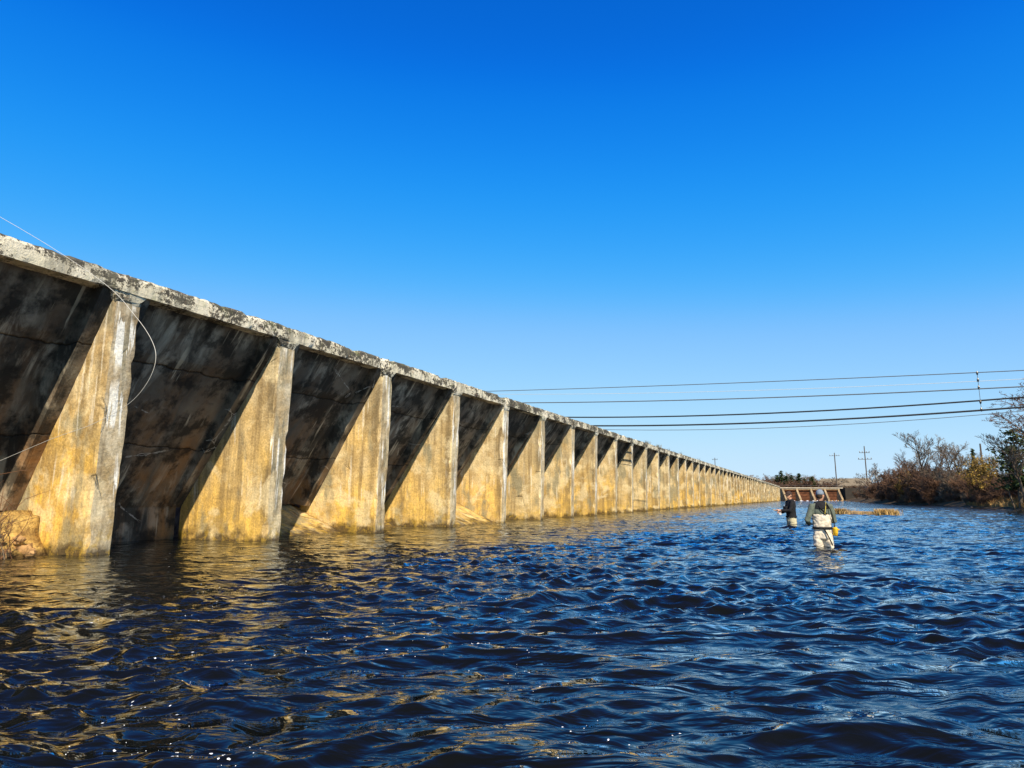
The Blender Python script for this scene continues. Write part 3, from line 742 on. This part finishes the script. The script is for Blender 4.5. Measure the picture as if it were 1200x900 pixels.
for k, t in ((0, 'pole carrying the wires behind the dam'), (-1, 'pole carrying the wires on the right bank beyond the trees')):
    x, y, _ = W1[k]; zt = max(w[k][2] for w in (W1, W2, W3, W4, W5, W6)); o = empty('utility_pole', (x, y, float(ground_z(np.array([x]), np.array([y]))[0])))
    tag(o, 'wooden ' + t, 'utility pole'); g0 = o.location.z
    MB().tube([(.14, 0, -.6), (.14, 0, zt + .5 - g0)], [.15, .11], 8).build('shaft', M['pole'], o)
sx = 1147.0
s_pts = []
for py, co in ((437, c1), (480, c4)):
    pt = wire_pt(sx + (3 if py > 450 else -2), py); s_ = Vector((pt.x, pt.y)).dot(U); s_pts.append((pt.x, pt.y, float(np.polyval(co, s_))))
spc = empty('wire_spacer', s_pts[1]); tag(spc, 'vertical spacer rod with small insulators hanging between the wires', 'wire spacer')
a_, b_ = Vector(s_pts[0]) - Vector(s_pts[1]), Vector((0, 0, 0))
MB().tube([b_, a_], .012, 5).build('rod', M['wirel'], spc)
for f_ in (.02, .22, .60, .80, .985):
    c_ = a_ * f_; MB().tube([c_ - Vector((0, 0, .10)), c_ - Vector((0, 0, .03)), c_ + Vector((0, 0, .03)), c_ + Vector((0, 0, .10))], [.02, .05, .05, .02], 7).build('insulator', M['insul'], spc)

# ------------------------------------------------------------------ grass bar in the river, grass on the bank
def blades(n, area, hmin, hmax, seed, wid=.012, lean=.5):
    r = random.Random(seed); v, f = [], []
    for _ in range(n):
        x, y, z, k = area(r); a = r.uniform(0, 6.28); h = r.uniform(hmin, hmax) * k; l = r.gauss(0, lean) * h; w = wid * r.uniform(.6, 1.4)
        dx, dy = math.cos(a), math.sin(a); px_, py_ = -dy * w, dx * w; b = len(v)
        v += [(x - px_, y - py_, z), (x + px_, y + py_, z), (x + dx * l * .4 + px_ * .7, y + dy * l * .4 + py_ * .7, z + h * .6), (x + dx * l * .4 - px_ * .7, y + dy * l * .4 - py_ * .7, z + h * .6), (x + dx * l, y + dy * l, z + h * .92)]
        f += [(b, b + 1, b + 2, b + 3), (b + 3, b + 2, b + 4)]
    return mesh('blades', v, f)
bar = empty('grass_bar', (2.25, 42.2, 0)); bar.rotation_euler = (0, 0, R(-45))
tag(bar, 'low bar of dry tan grass lying in the river beyond the anglers', 'grass bar')
def bar_fn(d): return 1 + .25 * mnoise.noise(d * 2.2 + Vector((3, 1, 1)))
MB().ball((0, 0, -.10), (2.2, .38, .30), 28, 12, bar_fn).build('mud', M['mud'], bar, True)
def bar_area(r):
    if r.random() < .35: t = r.gauss(1.5, .3); k = 1.15
    elif r.random() < .4: t = r.gauss(-1.5, .32); k = 1.15
    else: t = r.uniform(-1.9, 1.9); k = .62
    return t, r.gauss(0, .16), .02, k
o = link('grass', blades(2600, bar_area, .14, .34, 4, .014, .7), bar, M['dry']); o['kind'] = 'stuff'
def bank_area(r):
    y = r.uniform(52, 86); x = float(bank_x(y)) + abs(r.gauss(.2, 1.6)); z = float(ground_z(np.array([x]), np.array([y]))[0])
    return x, y, z - .04, 1.0 if y < 76 else .6
tag(link('reddish_grass', blades(9000, bank_area, .3, .95, 6, .02, .45), None, M['straw']), 'reddish dry grass covering the near end of the far bank', 'grass', kind='stuff')
def bank_area2(r):
    y = r.uniform(52, 74); x = float(bank_x(y)) + abs(r.gauss(.0, .9)) - .1; z = float(ground_z(np.array([x]), np.array([y]))[0])
    return x, y, z - .04, 1.0
tag(link('golden_grass', blades(2600, bank_area2, .3, .8, 7, .02, .6), None, M['dry']), 'golden dry grass tufts at the water edge of the near bank end', 'grass', kind='stuff')

# rocks: along the far bank waterline and in the first bay
def rock_mesh(seed, flat=.65):
    fn = lambda d: 1 + .55 * mnoise.noise(d * 1.7 + Vector((seed * 3.7, 1, 2))) + .3 * mnoise.noise(d * 3.5 + Vector((seed, 5, 2)))
    return MB().ball((0, 0, 0), (1, .75, flat), 9, 6, fn).mesh('rock')
r_me = [rock_mesh(k) for k in range(5)]
r_dk = [m_.copy() for m_ in r_me]; r_or = r_me[1].copy()
for m_ in r_me: m_.materials.append(M['rock'])
for m_ in r_dk: m_.materials.append(M['rockdk'])
r_or.materials.append(M['rocko'])
def rock(me, loc, s, label, group=None, rz=None):
    o = bpy.data.objects.new('rock', me); COL.objects.link(o); o.location = loc; o.scale = (s, s, s); o.rotation_euler = (0, 0, rng.uniform(0, 6) if rz is None else rz)
    return tag(o, label, 'rock', group)
for k in range(26):
    y = rng.uniform(70, 235); x = float(bank_x(y)) - rng.uniform(-.2, .8)
    rock(rng.choice(r_dk), (x, y, -.02), rng.uniform(.12, .32), 'dark stone at the waterline of the far wooded bank', 'stones along the far bank')
for k in range(9):
    rock(rng.choice(r_me), (-1 + k * 1.2 + rng.uniform(-.3, .3), 238 + k * .4 - 6, -.02), rng.uniform(.25, .5), 'pale boulder in the white water below the spillway', 'boulders below the spillway')
rock(r_or, (-12.15, 6.55, .03), .20, 'orange stone at the water edge in front of the rubble ledge', None, .4)
for k in range(22):
    u_ = rng.random(); rock(rng.choice(r_me), (-11.75 + .55 * u_ + rng.uniform(-.05, .05), rng.uniform(4.2, 6.85), .50 - .55 * u_), rng.uniform(.04, .10), 'fist sized tan rubble lying on the sloping ledge of the first bay', 'small rubble on the first bay ledge')
for x, y, s in [(-11.35, 6.2, .16), (-11.3, 5.75, .2), (-11.5, 5.3, .24), (-11.25, 5.0, .15), (-11.2, 6.62, .12), (-11.6, 6.0, .17), (-11.5, 6.7, .15)]:
    rock(rng.choice(r_me), (x, y, rng.uniform(.0, .10)), s, 'small tan rubble stone at the foot of the ledge in the first bay', 'rubble in the first bay')

# dead brush in front of the first bay
def brush(seed, loc, h, label, n=9):
    root = empty('dead_brush', loc); tag(root, label, 'brush'); r = random.Random(seed)
    for k in range(n):
        a = r.uniform(0, 6.28); p = Vector((r.gauss(0, .12), r.gauss(0, .12), -.05)); d = Vector((math.cos(a) * r.uniform(.05, .5), math.sin(a) * r.uniform(.05, .5), 1)).normalized()
        mb = MB(); pts = [p.copy()]; L = h * r.uniform(.5, 1.1)
        for i in range(6):
            d = (d + Vector((r.gauss(0, .15), r.gauss(0, .15), -.02))).normalized(); p = p + d * L / 6; pts.append(p.copy())
            if i > 1:
                e = (d + Vector((r.gauss(0, .6), r.gauss(0, .6), r.gauss(0, .3)))).normalized(); mb.tube([p, p + e * L * .22, p + e * L * .36 + Vector((0, 0, -.01))], [.004, .003, .0015], 4)
        mb.tube(pts, [.008 - .001 * i for i in range(7)], 5)
        mb.build('stem', M['stem'] if k % 3 else M['twig2'], root)
    return root
brush(3, (-11.0, 6.0, .06), 1.0, 'tangle of thin dead twigs at the water edge beside the first buttress', 18)
brush(4, (-11.0, 5.5, .06), 1.25, 'taller dead twigs growing from the rubble ledge at the dam foot', 16)

# weeds on the coping
def weed(y, s, k):
    root = empty('weed', (NOSE_X - .15 - .1 * k, y, 4.62)); tag(root, 'small dry weed tuft growing on top of the dam coping', 'weed', 'weeds on the dam coping')
    b = link('stems', blades(46, lambda r: (r.gauss(0, .10), r.gauss(0, .22), 0, 1), .10 * s, .34 * s, 50 + k, .010, .5), root, M['oleaf'])
for k, (y, s) in enumerate([(46.5, 1.0), (51, 1.3), (55, 1.2), (58, 1.1), (62, 1.6), (66, 1.2), (73, 1.9), (30.2, .7), (25.5, .6), (17.0, .6), (88, 1.5)]): weed(y, s, k)

# foam flecks on the surface
fv, ff = [], []; r = random.Random(77)
def fleck(x, y, s):
    b = len(fv); n = 7; q0 = wpt(x, y); fv.append((q0[0], q0[1], q0[2] + .005))
    el = r.uniform(.2, .8); a0 = r.uniform(0, 6.28)
    for k in range(n):
        q = 2 * math.pi * k / n; rr = s * r.uniform(.6, 1.25); dx, dy = rr * math.cos(q), rr * math.sin(q) * el
        X_, Y_ = x + dx * math.cos(a0) - dy * math.sin(a0), y + dx * math.sin(a0) + dy * math.cos(a0); q1 = wpt(X_, Y_); fv.append((q1[0], q1[1], q1[2] + .003))
    for k in range(n): ff.append((b, b + 1 + k, b + 1 + (k + 1) % n))
for _ in range(1500):
    ra = math.exp(r.uniform(math.log(2.2), math.log(15))); an = R(114.28) + r.gauss(.22, .33)
    x, y = ra * math.cos(an), ra * math.sin(an)
    if x < -10.3: continue
    if mnoise.noise(Vector((x * .9, y * .9, 3))) + .4 * mnoise.noise(Vector((x * 3, y * 3, 8))) < .17: continue
    fleck(x, y, r.choice([.002, .003, .003, .004, .004, .005, .007, .010]) * (.6 + .07 * ra))
tag(link('foam', mesh('foam', fv, ff), None, M['foam']), 'small white foam flecks floating on the dark water', 'foam', kind='stuff')
fv, ff = [], []
def wfleck(x, y, sx_, sy_):
    b = len(fv); n = 8; fv.append((x, y, .16))
    for k in range(n):
        q = 2 * math.pi * k / n; fv.append((x + sx_ * r.uniform(.6, 1.2) * math.cos(q), y + sy_ * r.uniform(.6, 1.2) * math.sin(q), .02))
    for k in range(n): ff.append((b, b + 1 + k, b + 1 + (k + 1) % n))
for _ in range(16):
    t = r.random(); wfleck(-9 + 17 * t + r.gauss(0, .5), 228 + 11 * t - 4 * r.random(), r.uniform(.2, .7), r.uniform(.3, .7))
tag(link('whitewater', mesh('whitewater', fv, ff), None, M['foam']), 'white broken water below the distant spillway gates', 'foam', kind='stuff')

# ------------------------------------------------------------------ fly line looping through the air
pts = [Vector(p) for p in [(-10.9, 4.6, 5.25), (-10.04, 4.75, 4.80), (-8.75, 4.95, 4.09), (-7.6, 5.0, 3.42), (-7.05, 5.0, 2.99), (-6.72, 5.0, 2.66), (-6.62, 5.0, 2.42), (-6.73, 5.0, 2.16), (-7.03, 5.0, 1.93), (-7.6, 5.0, 1.74), (-8.3, 5.0, 1.60), (-9.29, 5.0, 1.36), (-10.2, 4.9, 1.1)]]
def crom(P, n=8):
    out = []
    for i in range(len(P) - 1):
        a, b, c, d = P[max(i - 1, 0)], P[i], P[i + 1], P[min(i + 2, len(P) - 1)]
        for k in range(n):
            t = k / n; out.append(.5 * ((2 * b) + (c - a) * t + (2 * a - 5 * b + 4 * c - d) * t * t + (3 * b - a - 3 * c + d) * t ** 3))
    return out + [P[-1]]
tag(MB().tube(crom(pts), .0026, 6).build('fly_line', M['line'], None, True), 'thin white fly line curling in a loop in front of the first buttress', 'fishing line')

# ------------------------------------------------------------------ the two wading anglers
def remesh(mb, name, mat, parent, vox=.012, sm=6):
    o = mb.build(name, None, parent); m = o.modifiers.new('r', 'REMESH'); m.mode = 'VOXEL'; m.voxel_size = vox
    s = o.modifiers.new('s', 'SMOOTH'); s.factor = .5; s.iterations = sm
    dg = bpy.context.evaluated_depsgraph_get(); me2 = bpy.data.meshes.new_from_object(o.evaluated_get(dg))
    o.modifiers.clear(); old = o.data; o.data = me2; bpy.data.meshes.remove(old); me2.name = name
    me2.materials.clear(); me2.materials.append(mat); me2.polygons.foreach_set('use_smooth', [True] * len(me2.polygons))
    return o
def V3(*a): return Vector(a)
def crumple(o, amp, f, seed):
    for v in o.data.vertices:
        n = mnoise.noise(Vector((v.co.x * f, v.co.y * f, v.co.z * f * 1.6 + seed))) ; v.co += v.normal * amp * n
def body_mesh(mb, arms, hd, lean=0.0):
    """one continuous figure: legs, trunk, neck, head, arms, hands with five fingers. Faces +Y, feet at z=0"""
    for s in (-1, 1):
        mb.tube([(s * .13, .17, .035), (s * .13, .06, .045), (s * .125, -.06, .05)], [(.04, .025), (.045, .035), (.035, .035)], 8)
        mb.tube([(s * .125, -.02, .04), (s * .122, .0, .28), (s * .115, .01, .48), (s * .105, .0, .68), (s * .09, 0, .88)], [.042, .056, .056, .075, .088], 10)
    mb.tube([(0, 0, .80), (0, .0, .92), (0, .01, 1.05), (0, 0, 1.22), (0, -.01, 1.36), (0, -.01, 1.45), (0, 0, 1.50)], [(.15, .11), (.17, .115), (.15, .105), (.175, .115), (.19, .11), (.12, .08), (.05, .05)], 14)
    mb.tube([(0, 0, 1.42), (0, .01, 1.56)], [.06, .052], 10)
    c, rz = hd; ca, sa = math.cos(rz), math.sin(rz)
    def H(x, y, z): return (c[0] + x * ca - y * sa, c[1] + x * sa + y * ca, c[2] + z)
    mb.ball(c, (.078, .098, .118), 18, 14)
    mb.tube([H(0, .03, -.06), H(0, .055, -.10)], [(.05, .045), (.035, .03)], 8)
    mb.tube([H(0, .09, .02), H(0, .118, -.02), H(0, .09, -.03)], [.008, .014, .012], 6)
    mb.tube([H(-.022, .088, -.058), H(.022, .088, -.058)], .010, 6)
    for s in (-1, 1): mb.ball(H(s * .08, -.005, -.005), (.014, .022, .034), 8, 6)
    for sh, el, wr, palm, fd in arms:
        sh, el, wr, palm, fd = map(Vector, (sh, el, wr, palm, fd))
        mb.tube([sh * .82 + Vector((0, 0, 1.40)) * .18, sh, sh.lerp(el, .5), el, el.lerp(wr, .4), wr], [.06, .058, .05, .042, .042, .029], 10)
        mb.tube([wr, wr.lerp(palm, .5), palm], [(.028, .026), (.04, .024), (.04, .022)], 8)
        ax = (palm - wr).normalized(); sd_ = ax.cross(fd).normalized()
        for k, (o_, L) in enumerate([(-.032, .062), (-.011, .074), (.011, .078), (.032, .070)]):
            b0 = palm + sd_ * o_; m1 = b0 + (ax * .75 + fd * .5).normalized() * L * .45; m2 = m1 + (fd * .95 + ax * .1).normalized() * L * .35; m3 = m2 + (fd * .6 - ax * .8).normalized() * L * .3
            mb.tube([b0, m1, m2, m3], [.0105, .010, .0095, .009], 6)
        t0 = wr.lerp(palm, .35) + sd_ * .03; mb.tube([t0, t0 + (sd_ * .6 + ax * .4 + fd * .5).normalized() * .04, t0 + sd_ * .02 + ax * .045 + fd * .05], [.014, .012, .010], 6)
def sleeve(mb, arms):
    for sh, el, wr, palm, fd in arms:
        sh, el, wr = Vector(sh), Vector(el), Vector(wr)
        mb.tube([Vector((sh.x * .45, sh.y, 1.42)), sh + Vector((0, 0, .01)), sh.lerp(el, .5), el, el.lerp(wr, .5), el.lerp(wr, .93)], [.085, .078, .068, .062, .056, .044], 12)

# --- angler seen from behind, cream waders
A1 = empty('person', (.06, 14.25, -.62), R(14)); A1.scale = (.82, .90, .95)
tag(A1, 'angler from behind in green top, cream chest waders and blue grey cap', 'person')
arms1 = [((-.20, -.01, 1.42), (-.335, -.07, 1.16), (-.24, .17, 1.08), (-.205, .255, 1.10), (.35, .55, -.75)), ((.20, -.01, 1.42), (.27, -.04, 1.15), (.13, .20, 1.12), (.075, .27, 1.15), (-.35, .55, -.75))]
hd1 = ((.01, .03, 1.645), R(-30))
mb = MB(); body_mesh(mb, arms1, hd1); remesh(mb, 'body', M['skin'], A1, .0075, 3)
mb = MB(); mb.tube([(0, 0, 1.0), (0, .0, 1.16), (0, -.005, 1.30), (0, -.015, 1.40), (0, -.01, 1.47), (0, .0, 1.51)], [(.17, .12), (.185, .125), (.205, .135), (.20, .125), (.13, .095), (.07, .07)], 16); sleeve(mb, arms1)
o = remesh(mb, 'jacket', M['green'], A1, .012, 5); crumple(o, .012, 9, 1)
mb = MB()
mb.tube([(0, 0, .80), (0, 0, .90), (0, 0, 1.0), (0, .0, 1.10), (0, -.005, 1.20), (0, -.01, 1.285)], [(.19, .145), (.205, .15), (.19, .14), (.205, .155), (.21, .15), (.205, .145)], 18)
for s in (-1, 1): mb.tube([(s * .135, .03, -.01), (s * .13, -.01, .10), (s * .128, 0, .30), (s * .122, .01, .50), (s * .115, 0, .68), (s * .10, 0, .88)], [.085, .08, .09, .098, .112, .115], 14)
o = remesh(mb, 'waders', M['cream'], A1, .012, 4); crumple(o, .022, 8, 4); crumple(o, .010, 19, 9)
def ring(mb, z, rx, ry, r_, y0=0, n=26, fn=None):
    pts = []
    for k in range(n + 1):
        q = 2 * math.pi * k / n; pts.append((rx * math.cos(q), y0 + ry * math.sin(q), z + (fn(q) if fn else 0)))
    mb.tube(pts, [r_] * len(pts), 6, False)
mb = MB(); ring(mb, 1.01, .208, .160, (.010, .024)); mb.build('belt', M['black'], A1, True)
mb = MB()
mb.tube([(0, -.012, 1.385), (0, -.01, 1.455), (0, .0, 1.515), (0, .005, 1.545)], [(.20, .15), (.165, .13), (.09, .09), (.075, .075)], 16)
o = remesh(mb, 'collar', M['black'], A1, .012, 3); crumple(o, .008, 12, 2)
for s in (-1, 1):
    MB().tube(crom([V3(s * .14, .13, 1.25), V3(s * .135, .09, 1.45), V3(s * .115, -.02, 1.505), V3(s * .06, -.155, 1.40), V3(-s * .02 + .05, -.170, 1.28)], 5), [(.008, .022)] * 21, 6).build('strap', M['ystrap'] if s > 0 else M['black'], A1, True)
MB().tube(crom([V3(.10, -.10, 1.50), V3(.16, -.165, 1.36), V3(.21, -.15, 1.18), V3(.24, -.09, 1.02)], 5), [(.008, .018)] * 16, 6).build('sling', M['black'], A1, True)
MB().tube(crom([V3(-.01, -.17, 1.00), V3(.04, -.19, .90), V3(.10, -.185, .78), V3(.15, -.15, .68)], 5), [(.012, .026)] * 16, 6).build('wading_staff_sheath', M['black'], A1, True)
pm = MB(); pm.tube([(.245, -.08, .86), (.25, -.08, .92), (.25, -.08, 1.0), (.245, -.08, 1.03)], [(.045, .06), (.06, .085), (.06, .085), (.04, .06)], 12)
o = remesh(pm, 'pouch', M['yellow'], A1, .01, 3); MB().box((.285, -.08, .985), (.07, .15, .025)).build('pouch_flap', M['yellow'], o)
def cap(parent, hd, mat, rz=0):
    c, a = hd; o = empty('cap_pivot'); bpy.data.objects.remove(o)
    ca, sa = math.cos(a), math.sin(a); mb = MB()
    mb.ball((c[0], c[1] - .0, c[2] + .035), (.090, .110, .098), 20, 14)
    mb.v = [(x, y, max(z, c[2] + .022)) for x, y, z in mb.v]
    mb.v = [(c[0] + (x - c[0]) * ca - (y - c[1]) * sa, c[1] + (x - c[0]) * sa + (y - c[1]) * ca, z) for x, y, z in mb.v]
    k = mb.build('cap', mat, parent, True)
    n = 10; v = []
    for dz in (0, .008):
        for i in range(n + 1):
            q = math.pi * i / n; v.append((.082 * math.cos(q), .075 + .012 * math.sin(q), .03 + dz)); v.append((.085 * math.cos(q), .08 + .105 * math.sin(q), .018 + dz - .012 * abs(math.cos(q))))
    m_ = 2 * (n + 1); f = []
    for i in range(n):
        a0 = 2 * i; f += [(a0, a0 + 1, a0 + 3, a0 + 2), (m_ + a0 + 2, m_ + a0 + 3, m_ + a0 + 1, m_ + a0), (a0 + 1, m_ + a0 + 1, m_ + a0 + 3, a0 + 3)]
    v = [(c[0] + x * ca - y * sa, c[1] + x * sa + y * ca, c[2] + z) for x, y, z in v]
    link('brim', mesh('brim', v, f), k, mat); return k
def hair(parent, hd):
    c, a = hd; mb = MB(); ca, sa = math.cos(a), math.sin(a)
    mb.ball((0, -.012, 0), (.084, .098, .112), 18, 12)
    mb.v = [(c[0] + x * ca - y * sa, c[1] + x * sa + y * ca, c[2] + max(z, -.05)) for x, y, z in [(x, min(y, .02), z) for x, y, z in mb.v]]
    mb.build('hair', M['hair'], parent, True)
def shades(parent, hd):
    c, a = hd; ca, sa = math.cos(a), math.sin(a); mb = MB()
    pts = [(-.082, -.01, .018), (-.075, .06, .016), (-.035, .098, .014), (0, .104, .016), (.035, .098, .014), (.075, .06, .016), (.082, -.01, .018)]
    mb.tube([(c[0] + x * ca - y * sa, c[1] + x * sa + y * ca, c[2] + z) for x, y, z in pts], [(.004, .006), (.005, .016), (.006, .02), (.006, .009), (.006, .02), (.005, .016), (.004, .006)], 6)
    mb.build('sunglasses', M['lens'], parent, True)
cap(A1, hd1, M['cap']); hair(A1, hd1); shades(A1, hd1)

# --- farther angler, dark jacket, turned towards the dam
A2 = empty('person', (-.78, 23.5, -.66), R(112))
tag(A2, 'farther angler in black jacket and dark cap holding a rod towards the dam', 'person')
arms2 = [((-.20, 0, 1.42), (-.25, .12, 1.16), (-.13, .38, 1.17), (-.10, .47, 1.19), (.4, .4, -.75)), ((.20, 0, 1.42), (.25, .06, 1.15), (.14, .28, 1.10), (.10, .36, 1.11), (-.4, .5, -.75))]
hd2 = ((0, .03, 1.645), R(20))
mb = MB(); body_mesh(mb, arms2, hd2); remesh(mb, 'body', M['skin'], A2, .0075, 3)
mb = MB(); mb.tube([(0, 0, .93), (0, 0, 1.06), (0, .0, 1.16), (0, -.005, 1.30), (0, -.015, 1.40), (0, -.01, 1.47), (0, .0, 1.53)], [(.19, .15), (.19, .145), (.195, .14), (.21, .145), (.20, .13), (.14, .10), (.078, .078)], 16); sleeve(mb, arms2)
o = remesh(mb, 'jacket', M['black'], A2, .013, 4); crumple(o, .012, 9, 3)
mb = MB(); mb.tube([(0, 0, .78), (0, 0, .86), (0, 0, .96)], [(.185, .14), (.195, .145), (.185, .14)], 16)
for s in (-1, 1): mb.tube([(s * .135, .03, -.01), (s * .13, -.01, .10), (s * .128, 0, .30), (s * .122, .01, .50), (s * .115, 0, .68), (s * .10, 0, .88)], [.085, .08, .09, .098, .112, .115], 14)
o = remesh(mb, 'waders', M['tan'], A2, .013, 4); crumple(o, .018, 9, 6)
mb = MB(); ring(mb, .97, .20, .158, (.010, .022)); mb.build('belt', M['black'], A2, True)
pk = MB(); pk.box((0, .165, 1.22), (.22, .09, .16)); o = remesh(pk, 'chest_pack', M['black'], A2, .012, 4)
cap(A2, hd2, M['capb']); hair(A2, hd2); shades(A2, hd2)

def rod(owner, hand, d, L, label, bend):
    o = empty('fishing_rod', owner.matrix_basis @ Vector(hand), owner.rotation_euler.z); tag(o, label, 'fishing rod')
    d = Vector(d).normalized(); n = 14
    pts = [d * (L * i / n) + Vector((0, 0, -bend * (i / n) ** 2.2)) for i in range(n + 1)]
    MB().tube(pts, [.0065 - .005 * i / n for i in range(n + 1)], 6).build('blank', M['rod'], o, True)
    MB().tube([d * -.14, d * .12], .013, 8).build('grip', M['dry'], o)
    c = d * -.10 + Vector((0, 0, -.06)); s = Vector((1, 0, 0)).cross(d).normalized()
    MB().tube([c - Vector((.02, 0, 0)), c + Vector((.02, 0, 0))], .042, 14).build('reel', M['metal'], o)
    for i in (3, 6, 9, 11, 13): MB().tube([pts[i] + Vector((0, 0, -.002)), pts[i] + Vector((0, 0, -.02))], .003, 5).build('guide', M['metal'], o)
    return pts, o
bpy.context.view_layer.update()
rod(A1, (-.19, .265, 1.075), (-.55, .8, -.05), 2.7, 'long fishing rod held low by the angler in cream waders', .12)
rod(A2, (-.085, .475, 1.155), (.25, .9, .30), 2.7, 'long fishing rod held out by the farther angler in black', .15)
